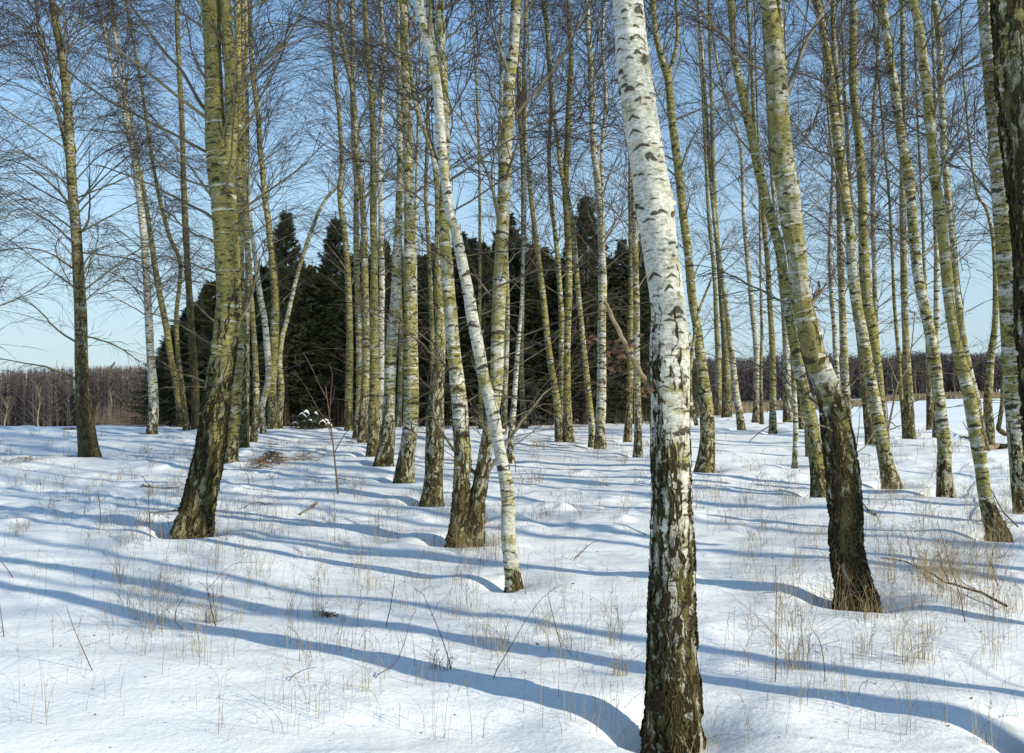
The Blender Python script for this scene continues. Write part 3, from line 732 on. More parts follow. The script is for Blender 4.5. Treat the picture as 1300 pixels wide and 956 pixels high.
birch('R4', [(960,537,10),(961,480,8.5),(960,440,7.5),(957,410,7),(954,380,6.5),(951,350,6),(947,310,5.5),(944,270,5),(943,230,4.5),(941,195,4),(936,165,3.5),(927,140,3.5),(918,110,3.5),(911,80,3),(905,45,3),(901,0,2.5)],
      'white-topped slim birch with a thread-thin companion right beside it', rh=1.3, green=0.3, nb=32)
birch('R4b', [(967,538,5.5),(966,480,4.5),(967,420,3.8),(966,380,3.5),(965,300,3),(963,200,2.5),(960,100,2.2),(958,0,2)],
      'thread-thin dark birch touching the right side of the white-topped slim one', rh=1.5, green=0.6, dark=0.5, nb=18, lmax=1.1)
birch('R5', [(981,551,11),(981,510,8.5),(981,470,8),(980,430,7.5),(977,380,6.5),(975,340,6.2),(971,300,6),(967,250,5.5),(962,200,5),(957,150,4.5),(955,110,4),(953,60,4),(949,0,3.5)],
      'straight moss-green birch standing alone in the gap before the leaning trunks', rh=0.5, green=1.0, nb=32)
birch('R6', [(1000,535,12),(999,480,10),(998,440,9),(996,400,8),(993,370,7),(988,320,6),(984,270,5.5),(980,220,5),(976,150,4.5),(972,80,4),(968,0,3.5)],
      'white-flecked birch standing far back just left of the thick leaning pair', rh=1.7, green=0.3, dark=0.2, nb=28)
birch('R7', [(1017,546,9),(1014,500,7.5),(1012,460,7),(1010,420,6),(1006,380,5.5),(1002,320,5),(998,250,4.5),(992,150,4),(986,0,3.5)],
      'back birch mostly hidden behind the slanting trunks, foot showing left of the dark one', rh=1.6, green=0.4, dark=0.3, nb=24)
birch('U1', [(1009,594,8),(1010,540,6.5),(1008,490,6),(1007,440,5.5),(1005,390,4.5),(1003,300,3.5),(1000,200,3),(998,100,2.5),(996,0,2)],
      'thin white young birch with an ash-grey foot set before the slanting trunks', rh=0.2, green=0.35, nb=18, lmax=1.2)
birch('S1', [(1041,629,22),(1038,600,18.5),(1034,565,17.5),(1029,530,16.5),(1019,490,15),(1011,450,13.5),(1004,415,12),(998,380,11.5),(994,345,12),(988,310,12),(979,280,11),(969,240,12),(962,210,11.5),(957,185,10.5),(950,155,10.5),(945,130,11),(938,100,10),(932,70,9),(930,40,8.5),(928,0,9)],
      'long slanting yellow-green birch passing behind the dark-footed thick one', rh=0.75, green=0.7,
      limbs=[[(948,160,2),(930,130),(900,100),(870,62,1)]])
birch('G2', [(1087,768,55),(1083,745,48),(1075,700,43),(1073,650,41),(1069,600,40),(1064,560,38),(1057,520,33),(1049,490,30),(1041,470,29),(1033,450,28),(1027,420,27),(1022,400,25),(1017,380,24),(1012,330,24),(1006,290,26),(1001,250,28),(996,220,28),(992,190,27),(988,150,26),(986,110,26),(983,70,24),(979,30,21),(974,0,20)],
      'thick slanting birch with a blackish cracked foot and pale olive top, right of the largest', rh=1.6, green=0.5, dark=0.65,
      forks=[[(1000,215,9),(997,150,9),(993,80,7.5),(991,30,6),(989,0,5)]],
      limbs=[[(974,110,3.6),(948,78),(928,56),(900,26),(880,12),(862,-2,2)], [(1006,392,3.6),(984,380),(968,370),(948,360),(920,346),(898,340,1.3)], [(1028,400,4.5),(1032,385),(1036,372),(1040,358,2.8)],
             [(1012,205,2.5),(1030,165),(1045,120),(1060,90,1.2)]], d=6.3)
birch('R8', [(1066,548,9),(1064,500,7.5),(1061,450,7),(1059,410,6.5),(1056,380,6.5),(1054,330,6),(1054,300,5),(1056,250,4.5),(1057,210,4),(1052,150,3.5),(1046,80,3),(1043,0,2.5)],
      'thin white birch showing just right of the pale neck of the thick slanting trunk', rh=0.5, green=0.25, nb=26)
birch('R9', [(1076,552,12),(1074,500,10.5),(1071,440,9.5),(1069,380,8.5),(1067,330,8),(1066,290,7.5),(1065,250,6.5),(1063,200,5.5),(1061,150,5),(1060,80,5),(1058,0,4)],
      'upright grey-white birch between the thick slanting trunk and the next leaning one', rh=1.0, green=0.45, nb=32)
birch('S2', [(1133,618,23),(1126,590,18),(1121,565,16.5),(1116,540,15),(1111,510,13.5),(1103,470,13.5),(1096,430,13.5),(1089,395,13),(1085,370,12.5),(1081,330,12),(1079,290,11.5),(1075,265,11.5),(1071,235,12),(1065,190,12.5),(1061,160,11),(1057,120,11),(1053,85,10.5),(1048,55,10),(1042,25,9.5),(1037,0,10)],
      'leaning birch with dark foot and yellow-green middle, forking near the top of the picture', rh=0.6, green=0.5,
      forks=[[(1067,185,7),(1066,130,6),(1061,80,6),(1058,40,6),(1058,0,6)]], limbs=[[(1050,115,2.5),(1035,95),(1030,92)]])
birch('S3', [(1124,562,10),(1121,530,9),(1117,490,10),(1112,455,12.5),(1107,420,13.5),(1102,390,13),(1099,360,13),(1097,330,12.5),(1096,300,12),(1095,250,11.5),(1091,190,10.5),(1087,150,10.5),(1083,110,10),(1083,60,10),(1083,0,9)],
      'mossy banded birch crossing behind the leaning yellow-green one', rh=0.7, green=0.75, dark=0.1, d=17)
birch('S3a', [(1106,565,13),(1101,520,11),(1097,480,10),(1093,440,9),(1088,400,7.5),(1084,340,6),(1080,250,5),(1074,150,4),(1070,60,3.5),(1069,0,3)],
      'dark lower trunk at the left side of the yellow-green leaning birch, whitish at the snow', rh=1.8, green=0.7, dark=0.4, nb=24)
birch('R12', [(1118,556,8),(1117,500,7),(1113,440,6.5),(1111,380,6),(1110,340,5.5),(1108,280,5.5),(1108,200,5),(1109,140,4.5),(1114,80,3.8),(1116,0,3)],
      'narrow birch seen only above, right of the mossy banded one', rh=0.6, green=0.35, nb=26)
birch('R10', [(1149,556,7),(1146,520,5.5),(1143,490,5.5),(1141,450,5),(1138,420,4.8),(1135,380,4.2),(1133,330,3.8),(1131,290,3.5),(1128,240,3),(1124,200,3),(1120,150,2.8),(1112,60,2.5),(1108,0,2)],
      'thin bowed birch touching the foot of the straight grey one', rh=0.9, green=0.7, dark=0.2, nb=22, lmax=1.2)
birch('R11', [(1155,558,15),(1153,500,11.5),(1151,450,9.5),(1149,410,8.5),(1148,370,8.3),(1147,320,8),(1146,270,7.8),(1146,230,7.2),(1146,190,6.8),(1147,150,6.5),(1147,100,6.2),(1146,50,6),(1145,0,5.5)],
      'straight grey birch with a dark foot on open snow, before the distant wood', rh=1.3, green=0.55, dark=0.3)
birch('S4', [(1201,629,22),(1199,595,17.5),(1199,565,16),(1195,530,15),(1191,500,14),(1187,460,14),(1182,430,14),(1176,400,13.5),(1170,375,13.5),(1164,340,12.5),(1160,300,12),(1157,260,12),(1153,220,12.5),(1147,190,11.5),(1141,155,11),(1136,115,11.5),(1130,80,10.5),(1125,40,10),(1121,0,10)],
      'evenly banded leaning birch with a short dark foot, left of the smooth pale-green one', rh=0.42, green=0.5)
birch('R13', [(1181,546,10),(1180,500,8),(1179,450,7),(1176,400,5),(1173,330,4),(1170,250,3.5),(1165,150,3),(1160,0,2.5)],
      'dark-footed back birch left of its twin, both behind the evenly banded trunk', rh=1.8, green=0.5, dark=0.4, nb=22)
birch('R14', [(1188,556,9),(1190,500,7.5),(1189,430,7),(1189,380,7),(1189,320,6.2),(1187,260,5.5),(1187,190,5),(1187,120,4.2),(1185,60,3.8),(1184,0,3)],
      'pale back birch rising between the two banded leaning trunks at right', rh=0.8, green=0.3, nb=28)
birch('S5', [(1267,681,27),(1258,655,22),(1250,625,16.5),(1246,595,16),(1241,565,16.5),(1236,535,16.5),(1231,505,16),(1224,475,15.5),(1217,450,14.5),(1211,420,13.5),(1206,390,13.5),(1202,350,13.5),(1198,310,12.5),(1193,265,13),(1187,230,12),(1184,195,12),(1180,150,12.5),(1176,110,11.5),(1171,70,12),(1166,30,11),(1160,0,10.5)],
      'leaning birch with smooth pale-green lower trunk and brown peeling foot near the right edge', rh=0.42, green=0.6)
birch('S6', [(1252,573,10),(1247,545,8),(1241,510,8),(1232,475,8),(1226,445,8),(1220,410,8),(1216,380,8),(1213,345,8),(1210,305,8),(1205,265,7.5),(1201,225,8),(1198,190,8),(1196,140,7.5),(1194,100,7.5),(1193,60,7.5),(1189,20,7.5),(1187,0,7)],
      'slimmer birch leaning in parallel just behind the smooth pale-green one', rh=0.5, green=0.45)
birch('S7', [(1256,570,13),(1256,540,11.5),(1254,515,10.5),(1256,480,9.5),(1259,445,8.5),(1263,415,7.5),(1264,380,7),(1263,340,5.5),(1260,300,4.5),(1256,280,4),(1251,263,3.8),(1242,250,3.5),(1237,230,3),(1233,200,3),(1228,150,2.5),(1222,80,2),(1220,0,2)],
      'small zigzag birch with a dark foot left of the thick right-hand trunk', rh=1.1, green=0.75, dark=0.2, nb=24, lmax=1.4)
birch('S8', [(1277,552,7),(1268,545,6.5),(1269,535,6),(1272,515,5.5),(1273,490,5),(1274,460,4.5),(1276,420,4),(1277,350,3.5),(1276,250,3),(1272,100,2.5),(1270,0,2)],
      'small crooked sapling-like birch with a hooked foot behind the thick right-hand trunk', rh=2.0, green=0.7, dark=0.3, nb=18, lmax=1.1)
birch('S9', [(1302,650,27),(1296,620,22),(1290,560,20),(1287,520,20),(1285,480,20.5),(1282,430,20),(1279,380,19.5),(1276,330,20),(1273,280,21),(1270,240,20.5),(1265,190,18),(1260,130,18.5),(1258,100,18),(1254,60,17),(1250,0,16)],
      'thick banded birch rising just left of the shaded trunk cut by the right edge', rh=0.95, green=0.5)
birch('S10', [(1354,960,66),(1347,860,60),(1340,750,58),(1334,640,57),(1330,560,57),(1322,450,56),(1318,380,56),(1314,300,56),(1308,240,56),(1302,190,55),(1293,100,55),(1288,0,55)],
      'dark rough near trunk cut off by the right edge of the picture', rh=4.5, green=0.5, dark=0.45, d=3.88, tscale=0.5, h0=4.6)  # bark tone darkened: the shade on this trunk is put into its colour
# --- birches standing outside the frame to the right: their shadows cross the snow
for k, (x, y, rr_, lean) in enumerate([(5.0, 2.9, 0.075, -0.2), (5.6, 4.4, 0.085, -0.5), (7.3, 5.6, 0.12, -0.3), (7.3, 1.6, 0.08, 0.1), (9.2, 4.0, 0.11, -0.3), (8.6, 7.6, 0.11, -0.6), (11.5, 7.4, 0.12, -0.4), (12.5, 3.0, 0.10, -0.2), (14.5, 9.5, 0.12, -0.5)]):
    ph = [0, 1.5, 3.2, 5.0]
    pl = []
    for h in ph:
        xx = x + lean * h / 5 + 0.05 * math.sin(h * 2 + k); zz = float(macro(x, y)) + h
        pl.append((CX + xx / y * F, CY - (zz - CAMH) / y * F, 2 * rr_ * (1 - h * 0.07) / y * F))
    birch('OUT%d' % k, pl, ['birch outside the picture on the right, nearest to the viewer', 'second birch outside the right edge of the picture', 'third birch outside the right edge, leaning in', 'birch outside the picture at the right, level with the viewer',
           'far birch outside the right edge beside open snow', 'leaning birch outside the right edge behind the first ones', 'strong birch outside the right edge in the back row', 'outermost birch outside the picture on the right', 'last birch of the back row outside the right edge'][k],
          rh=0.9, green=0.5, d=y, h0=3.2)

for k, (px, d_, lb) in enumerate([(-95, 14.0, 'birch outside the left edge whose branches reach into the picture'), (-70, 20.0, 'second birch outside the left edge, farther away')]):
    zg = float(macro((px - CX) / F * d_, d_)); yb = CY + (CAMH - zg) * F / d_
    birch('OUTL%d' % k, [(px, yb, 300 / d_), (px - 4, yb - 150, 240 / d_), (px + 2, yb - 330, 200 / d_), (px - 3, 0, 150 / d_)], lb, rh=1.5, green=0.6, d=d_, h0=2.4, lmax=3.4, nb=75, cnt2=13, cnt3=5, droop=0.3)
# ------------------------------------------------------------------ snow sheet
def axis(a, b, fine_a, fine_b, step, grow):
    mid = list(np.arange(fine_a, fine_b, step))
    up = []; s = step; v = mid[-1]
    while v < b: s *= grow; v += s; up.append(v)
    dn = []; s = step; v = mid[0]
    while v > a: s *= grow; v -= s; dn.append(v)
    return np.array(dn[::-1] + mid + up)
def snow_detail(X, Y):
    D = np.hypot(X, Y)
    fade = np.clip(1.6 - D / 60, 0.15, 1)
    z = 0.060 * fbm(X * 0.33 + 3, Y * 0.5 + 1, 3, 1) * 2
    z += 0.022 * fbm(X * 0.95, Y * 1.7, 3, 4) * 2
    # small hummocks where grass lies under the snow
    hm = np.clip(fbm(X * 2.6, Y * 3.4, 3, 9) - 0.08, 0, 1)
    patch = np.clip(fbm(X * 0.35 + 8, Y * 0.35, 2, 12) + 0.35, 0, 1)
    z += 0.13 * hm * patch
    z += 0.014 * fbm(X * 4.5, Y * 9, 3, 15) * (0.35 + patch)
    return z * fade
def ground_z(x, y, wells=True):
    x = np.asarray(x, float); y = np.asarray(y, float)
    z = macro(x, y) + snow_detail(x, y)
    if wells:
        for (bx, by, br) in BASES:
            m = (np.abs(x - bx) < 1.6) & (np.abs(y - by) < 1.6)
            if not m.any(): continue
            xx = x[m] - bx; yy = y[m] - by; rr = np.hypot(xx, yy)
            zb = float(macro(bx, by))
            blend = np.exp(-(rr / 0.75) ** 4)
            sfx = 0.5 + 0.5 * np.cos(np.arctan2(yy, xx) - 2.6)       # wind scoops to the far left of each trunk
            prof = -0.11 * np.exp(-((rr - br) / 0.16) ** 2) * (0.6 + 1.1 * sfx) + 0.03 * np.exp(-((rr - br - 0.40) / 0.18) ** 2)
            z[m] = z[m] * (1 - blend) + (zb + 0.35 * (z[m] - zb)) * blend + prof * min(1, br / 0.10)
    return z
xs = axis(-900, 900, -7.5, 9.0, 0.045, 1.035)
ys = axis(-60, 1600, 2.4, 15.0, 0.045, 1.022)
GX, GY = np.meshgrid(xs, ys)
GZ = ground_z(GX, GY)
nx, ny = len(xs), len(ys)
ii = np.arange(ny - 1)[:, None] * nx + np.arange(nx - 1)[None]
Qg = np.stack([ii, ii + 1, ii + nx + 1, ii + nx], -1).reshape(-1, 4)
UU = GX / np.maximum(GY, 1.0)
wob = 1 + 0.16 * fbm(GX * 0.03, GY * 0.012, 3, 21) * 2
f1 = np.interp(UU, [-.3, 0.2, .24, .37, .45, .6], [60, 46, 48, 60, 105, 108]) * wob
f2 = np.interp(UU, [.30, .35, .43, .46], [300, 97, 97, 300]) * wob
STB = np.clip((GY - f1) / (0.10 * f1), 0, 1) * np.clip((f2 - GY) / (0.10 * f2), 0, 1) * (UU > 0.1)
STB = np.clip(STB * (0.85 + 0.6 * fbm(GX * 0.08, GY * 0.03, 3, 25)), 0, 1)
gme = mesh_np('snow_ground', np.stack([GX, GY, GZ], -1).reshape(-1, 3), Qg, None, True, {'stubble': ('FLOAT', STB.reshape(-1))})
g = link('ground', gme, SNOW); g['kind'] = 'structure'; g['label'] = 'snow covered ground of the birch grove and field beyond'

def gz(x, y): return float(ground_z(np.array([x]), np.array([y]))[0])
def gpt(px, py):
    """picture pixel -> point on the uneven snow"""
    d = depth_of(px, py); u = (px - CX) / F; v = (CY - py) / F
    ds = np.linspace(d * 0.8, d * 1.25, 400)
    z = CAMH + v * ds; gg = ground_z(u * ds, ds)
    hit = z <= gg
    k = int(np.argmax(hit)) if hit.any() else 200
    return np.array([u * ds[k], ds[k], gg[k]])

# ------------------------------------------------------------------ spruces
def spruce_mesh(seed, H, Rm, dead=2.0):
    r = np.random.default_rng(seed)
    trunk = Geo()
    zt = np.linspace(-0.2, H, 12)
    trunk.tubes(np.stack([r.normal(0, 0.01, 12), r.normal(0, 0.01, 12), zt], -1)[None], np.linspace(0.13, 0.012, 12)[None], 10)
    G = Geo(); TW = Geo()
    P = []; Rr = []; L = []; dd = []
    for z in 0.4 + (H - 0.95) * r.random(430) ** 0.92:
        rel = z / H
        az = r.uniform(0, 6.283)
        ln = Rm * (1 - rel) ** 1.05 * r.uniform(0.35, 1.0) ** 0.6 * (1.35 if r.random() < 0.22 else 0.95) + 0.10
        el = math.radians(-10 + 62 * rel ** 1.3 + r.normal(0, 8))
        t = np.linspace(0, 1, 6)[:, None]
        d0 = np.array([math.cos(az) * math.cos(el), math.sin(az) * math.cos(el), math.sin(el)])
        p = np.array([0, 0, z]) + d0 * ln * t + np.array([0, 0, 1]) * (0.34 * ln * t ** 2.5 - 0.22 * ln * t)
        P.append(p); L.append(ln); dd.append(z < dead)
    P = np.array(P); L = np.array(L); dd = np.array(dd)
    N = len(P)
    TW.tubes(P, np.linspace(0.014, 0.003, 6)[None] * np.ones((N, 1)), 3, 0.0)
    # needle sprays: slim leaf-sized blades along each branch
    M = 20
    t = r.uniform(0.12, 1.0, (N, M)) ** 0.8
    idx = t * 5; i0 = np.minimum(idx.astype(int), 4); f = (idx - i0)[..., None]
    rows = np.arange(N)[:, None]
    c = P[rows, i0] * (1 - f) + P[rows, i0 + 1] * f
    tg = unit(P[rows, i0 + 1] - P[rows, i0])
    side = unit(np.cross(tg, np.array([0, 0, 1.0])))
    sg = r.choice([-1, 1], (N, M, 1))
    dr = unit(tg * r.uniform(0.5, 1.0, (N, M, 1)) + side * sg * r.uniform(0.2, 1.0, (N, M, 1)) + r.normal(0, 0.22, (N, M, 3)) + np.array([0, 0, -0.12]))
    ln = (0.06 + 0.08 * np.minimum(L, 1.0)[:, None, None] + 0.24 * (1 - t)[..., None] * L[:, None, None]) * r.uniform(0.6, 1.2, (N, M, 1))
    # each spray: a twig with needle blades
    keep = ~dd[:, None] | (r.random((N, M)) < 0.25)
    c = c[keep]; dr = dr[keep]; ln = ln[keep]
    B = 7
    tb = np.linspace(0.1, 1.0, B)[None, :, None]
    cb = c[:, None] + dr[:, None] * ln[:, None] * tb + np.array([0, 0, -0.25]) * (ln[:, None] * tb ** 2)
    nb = unit(np.cross(dr, r.normal(0, 1, dr.shape)))[:, None] * np.where(np.arange(B) % 2, 1, -1)[None, :, None]
    tip = cb + (dr[:, None] * 0.8 + nb * 0.7 + r.normal(0, 0.2, cb.shape)) * r.uniform(0.05, 0.10, (len(cb), B, 1))
    wv = unit(np.cross(dr, r.normal(0, 1, dr.shape)))[:, None] * 0.018
    a = cb - wv; b = cb + wv
    V = np.stack([a, b, tip], 2).reshape(-1, 3)
    T = np.arange(len(V)).reshape(-1, 3)
    tint = np.repeat(r.random(len(cb)) ** 3 * 0.6, B * 3)
    G.add(V, None, T, tint)
    return trunk.mesh('trunk'), G.mesh('foliage', False), TW.mesh('branches')
SPR = [spruce_mesh(11, 9.5, 2.5, 1.6), spruce_mesh(12, 9.5, 2.3, 2.4), spruce_mesh(13, 9.5, 2.8, 1.2), spruce_mesh(14, 9.5, 2.2, 2.0)]
for tm, fm, bm_ in SPR:
    tm.materials.append(SPRUCE_BARK); fm.materials.append(NEEDLE); bm_.materials.append(SPRUCE_BARK)
def spruce(px, top, d, k, label):
    x = (px - CX) / F * d; z0 = float(macro(x, d)) - 0.05
    H = CAMH + (CY - top) / F * d - z0
    s = H / 9.5
    root = empty('spruce_tree', (x, d, z0), label, 'spruce tree', 'spruces of the dark stand behind the birches')
    root.rotation_euler = (0, 0, k * 1.7); wsc = (0.85 + 0.15 * s) * (0.9 + 0.2 * ((k * 37) % 10) / 10)
    root.scale = (wsc, wsc, s)
    for nm, me in zip(('trunk', 'foliage', 'branches'), SPR[k % 4]):
        o = bpy.data.objects.new(nm, me); COL.objects.link(o); o.parent = root
front = [(214,425,31.5,'lowest spruce at the left end of the dark stand, thin tip before the sky'), (240,385,32,'small spruce second from the left end of the stand'), (268,350,31,'spruce behind the left side of the big forked birch'),
 (300,340,33,'spruce behind the row right of the big forked birch'), (332,330,31.5,'spruce behind the curved ochre-green birch'), (363,258,30.5,'tall pointed spruce clear of trunks over the avenue, left of its pair'),
 (396,330,33,'lower spruce in the notch between the two pointed ones'), (426,268,31,'pointed spruce right of the avenue, right one of the pair'), (457,305,32,'spruce behind the tight middle row, left part'), (488,296,31,'spruce behind the flared brown-footed birch'),
 (520,318,32.5,'spruce behind the thick banded trunk'), (552,300,31,'spruce behind the scaly birch left of the twin stems'), (584,284,32,'spruce behind the crossing of the leaning birch and twin stem'), (614,300,31,'spruce filling the gap behind the straight yellow pole birch'),
 (646,262,32,'bushy tall spruce behind the white right stem of the twin birch'), (676,300,31,'spruce in the gap right of the twin birch'), (706,318,32,'spruce behind the birch trio'), (744,240,30.5,'spruce with a tall bare tip left of the straight white birch'),
 (776,320,32,'spruce between the straight white birch and the thin pair'), (806,296,31,'spruce behind the thin pair left of the largest trunk'), (838,310,31.5,'spruce hidden behind the largest near trunk')]
for i, (px, top, d, lb) in enumerate(front): spruce(px, top, d, i, lb)
back = [(228,440),(252,372),(284,352),(316,345),(348,318),(380,322),(410,330),(442,316),(472,318),(504,312),(536,318),(568,306),(600,300),(632,292),(662,300),(692,315),(724,306),(760,300),(790,306),(822,310)]
for i, (px, top) in enumerate(back): spruce(px, top - 24 + (i * 29) % 30, 35.0 + (i % 3), i + 2, None or 'back-row spruce closing the dark stand, seen only through gaps of the front row')
for i, px in enumerate(range(222, 850, 34)): spruce(px + (i * 7) % 11, 318 + (i * 13) % 40 + (90 if px < 250 else 25 if px < 330 else 0), 39.5 + (i % 2), i + 1, 'back-row spruce closing the dark stand, seen only through gaps of the front row')

# ------------------------------------------------------------------ distant woods
def far_band(name, label, u0, u1, d0, d1, topy, rows, n, mat, seed, hvar=0.12, dens=46, wj=0.16, tintp=0.1, tr=0.13):
    r = np.random.default_rng(seed)
    G = Geo()
    u = r.uniform(u0, u1, n); d = d0 + (d1 - d0) * r.random(n)
    x = u * d; z0 = macro(x, d)
    top = CAMH + (CY - np.interp(u, [t[0] for t in topy], [t[1] for t in topy])) / F * d
    H = (top - z0) * (1 - hvar * r.random(n) ** 1.5)
    if n > 1000: H = (top - z0) + (d0 / 250) * (fbm(x * 0.10, x * 0.03, 3, seed) * 3.0 + 0.2) - hvar * 5 * r.random(n) ** 1.5
    base = np.stack([x, d, z0 - 0.5], -1)
    lean = r.normal(0, 0.03, (n, 2))
    t = np.linspace(0, 1, 4)[None, :, None]
    P = base[:, None] + np.stack([lean[:, 0] * H, lean[:, 1] * H, H], -1)[:, None] * t
    G.tubes(P, np.linspace(tr, tr * 0.25, 4)[None] * np.ones((n, 1)), 4, r.random(n) * 0.3)
    # upright fan of bare branches
    m = dens
    hf = r.uniform(0.10, 0.95, (n, m)); az = r.uniform(0, 6.283, (n, m))
    p0 = base[:, None] + np.stack([lean[:, 0] * H, lean[:, 1] * H, H], -1)[:, None] * hf[..., None]
    ln = H[:, None] * r.uniform(0.08, 0.24, (n, m)) * (1.2 - hf)
    up = r.uniform(0.5, 1.3, (n, m))
    dv = unit(np.stack([np.cos(az), np.sin(az), up], -1))
    wv = unit(np.cross(dv, r.normal(0, 1, dv.shape))) * (wj * r.uniform(0.4, 1.2, (n, m, 1)))
    V = np.stack([p0 - wv, p0 + wv, p0 + dv * ln[..., None]], 2).reshape(-1, 3)
    tt = np.repeat(np.where(r.random(n) < tintp * 0.5, 0.6 + 0.3 * r.random(n), 0.15 * r.random(n)), m * 3)
    G.add(V, None, np.arange(len(V)).reshape(-1, 3), tt)
    o = link(name, G.mesh(name, False), mat)
    o['kind'] = 'stuff'; o['label'] = label
    return o
far_band('distant_wood', 'brown leafless wood along the horizon left of the spruces', -1.1, -0.12, 185, 225, [(-1.1,466),(-0.6,470),(-0.5,467),(-0.4,464),(-0.3,462),(-0.1,464)], 4, 4200, FARWOOD, 5, dens=80, wj=0.075, tr=0.09)
far_band('distant_wood', 'purple-brown leafless wood along the horizon on the right', 0.10, 1.1, 290, 340, [(0.1,452),(0.3,450),(0.45,446),(0.5,448),(0.57,444),(1.1,448)], 4, 4600, FARWOOD, 6, dens=80, wj=0.105, tr=0.11)
far_band('thicket', 'reddish bare brushwood left of the spruces in front of the distant wood', -0.47, -0.30, 62, 85, [(-0.5,512),(-0.42,500),(-0.36,480),(-0.28,470)], 3, 420, THICKET, 8, dens=40, wj=0.016, hvar=0.55, tr=0.03)
far_band('thicket', 'low brown brushwood right of the spruce stand behind the largest trunk', 0.155, 0.235, 36, 46, [(0.15,420),(0.19,462),(0.21,500),(0.24,515)], 3, 120, THICKET, 9, dens=60, wj=0.010, hvar=0.6, tr=0.015)
far_band('thicket', 'dead brown brushwood at the foot of the spruces', -0.40, 0.17, 28.8, 31, [(-0.4,510),(-0.2,490),(-0.1,500),(0.0,490),(0.1,495),(0.17,488)], 3, 240, THICKET, 10, dens=22, wj=0.005, hvar=0.8, tr=0.010)
# tawny reeds standing along the field
REED = simple('reed', (0.19, 0.145, 0.095), (0.30, 0.235, 0.15), 0.3, 0.9, 0.1)
def reeds():
    rr = np.random.default_rng(91); n = 26000
    u = rr.uniform(0.19, 0.62, n)
    a = np.interp(u, [0.2, .24, .37, .42, .6], [46, 48, 58, 104, 108]); b = np.interp(u, [.33, .36, .41, .43], [150, 100, 110, 190])
    d = a + (b - a) * rr.random(n) ** 1.3; d = d * (1 + 0.12 * fbm(u * 60, d * 0.02, 3, 33)); x = u * d
    keep = (fbm(x * 0.12, d * 0.05, 3, 35) > -0.22); x = x[keep]; d = d[keep]; n = len(x)
    z = ground_z(x, d, False) - 0.05; h = rr.uniform(0.25, 0.7, n) * np.clip(d / 80, 0.7, 1.4)
    c = np.stack([x, d, z], -1); wv = np.stack([np.ones(n), rr.normal(0, .5, n), np.zeros(n)], -1) * (rr.uniform(0.02, 0.05, n) * d / 70)[:, None]
    tip = c + np.stack([rr.normal(0, .15, n), rr.normal(0, .15, n), np.ones(n)], -1) * h[:, None]
    back = c + np.stack([np.zeros(n), np.full(n, 0.03), np.zeros(n)], -1)
    V = np.stack([c - wv, c + wv, back, tip], 1).reshape(-1, 3); k = np.arange(n)[:, None] * 4
    T = np.concatenate([k + np.array([[0, 1, 3]]), k + np.array([[1, 2, 3]]), k + np.array([[2, 0, 3]])])
    G = Geo(); G.add(V, None, T, np.repeat(rr.random(n) * 0.5, 4))
    o = link('tawny_reeds', G.mesh('tawny_reeds', False), REED); o['kind'] = 'stuff'; o['label'] = 'belt of tawny reeds across the far field on the right'
reeds()
# pale far birches at the wood's edge
r = np.random.default_rng(31)
for px, yb, yt, d, lb in [(1133,502,462,285,'pale distant birch at the wood edge behind the yellow-green leaning trunk'), (1162,502,466,286,'pale distant birch at the wood edge right of the straight grey birch'), (1211,500,470,284,'pale distant birch at the wood edge left of the smooth pale-green trunk'),
                      (49,536,490,175,'pale distant birch in the brown wood at far left'), (140,535,495,176,'pale distant birch behind the reddish brushwood'), (7,540,512,150,'short reddish pole tree at the far left border of the field')]:
    G = Geo(); x = (px - CX) / F * d; zb = float(macro(x, d)) if px > 300 else CAMH + (CY - yb) / F * d - 1.5; zt = CAMH + (CY - yt) / F * d
    pz = np.linspace(zb, zt, 6)
    T_ = Geo(); T_.tubes(np.stack([x + 0.25 * np.sin(pz), np.full(6, d), pz], -1)[None] - np.array([x, d, zb]), np.linspace(0.16, 0.05, 6)[None], 5, 1.0)
    nb_ = 26; hf = r.uniform(0.35, 1, nb_); az = r.uniform(0, 6.28, nb_)
    p0 = np.stack([0.25 * np.sin(zb + hf * (zt - zb)), np.zeros(nb_), hf * (zt - zb)], -1)
    dv = np.stack([np.cos(az) * .6, np.sin(az) * .6, np.ones(nb_)], -1)
    G.tubes(p0[:, None] + dv[:, None] * (r.uniform(1.0, 2.2, nb_)[:, None, None] * np.linspace(0, 1, 3)[None, :, None]), np.array([0.06, 0.04, 0.02])[None] * np.ones((nb_, 1)), 3, 0.6)
    root = empty('birch_tree', (x, d, zb), lb, 'birch tree', 'distant trees at the field edge')
    link('trunk', T_.mesh('trunk'), DEADWOOD, root); link('crown', G.mesh('crown'), TWIG, root)

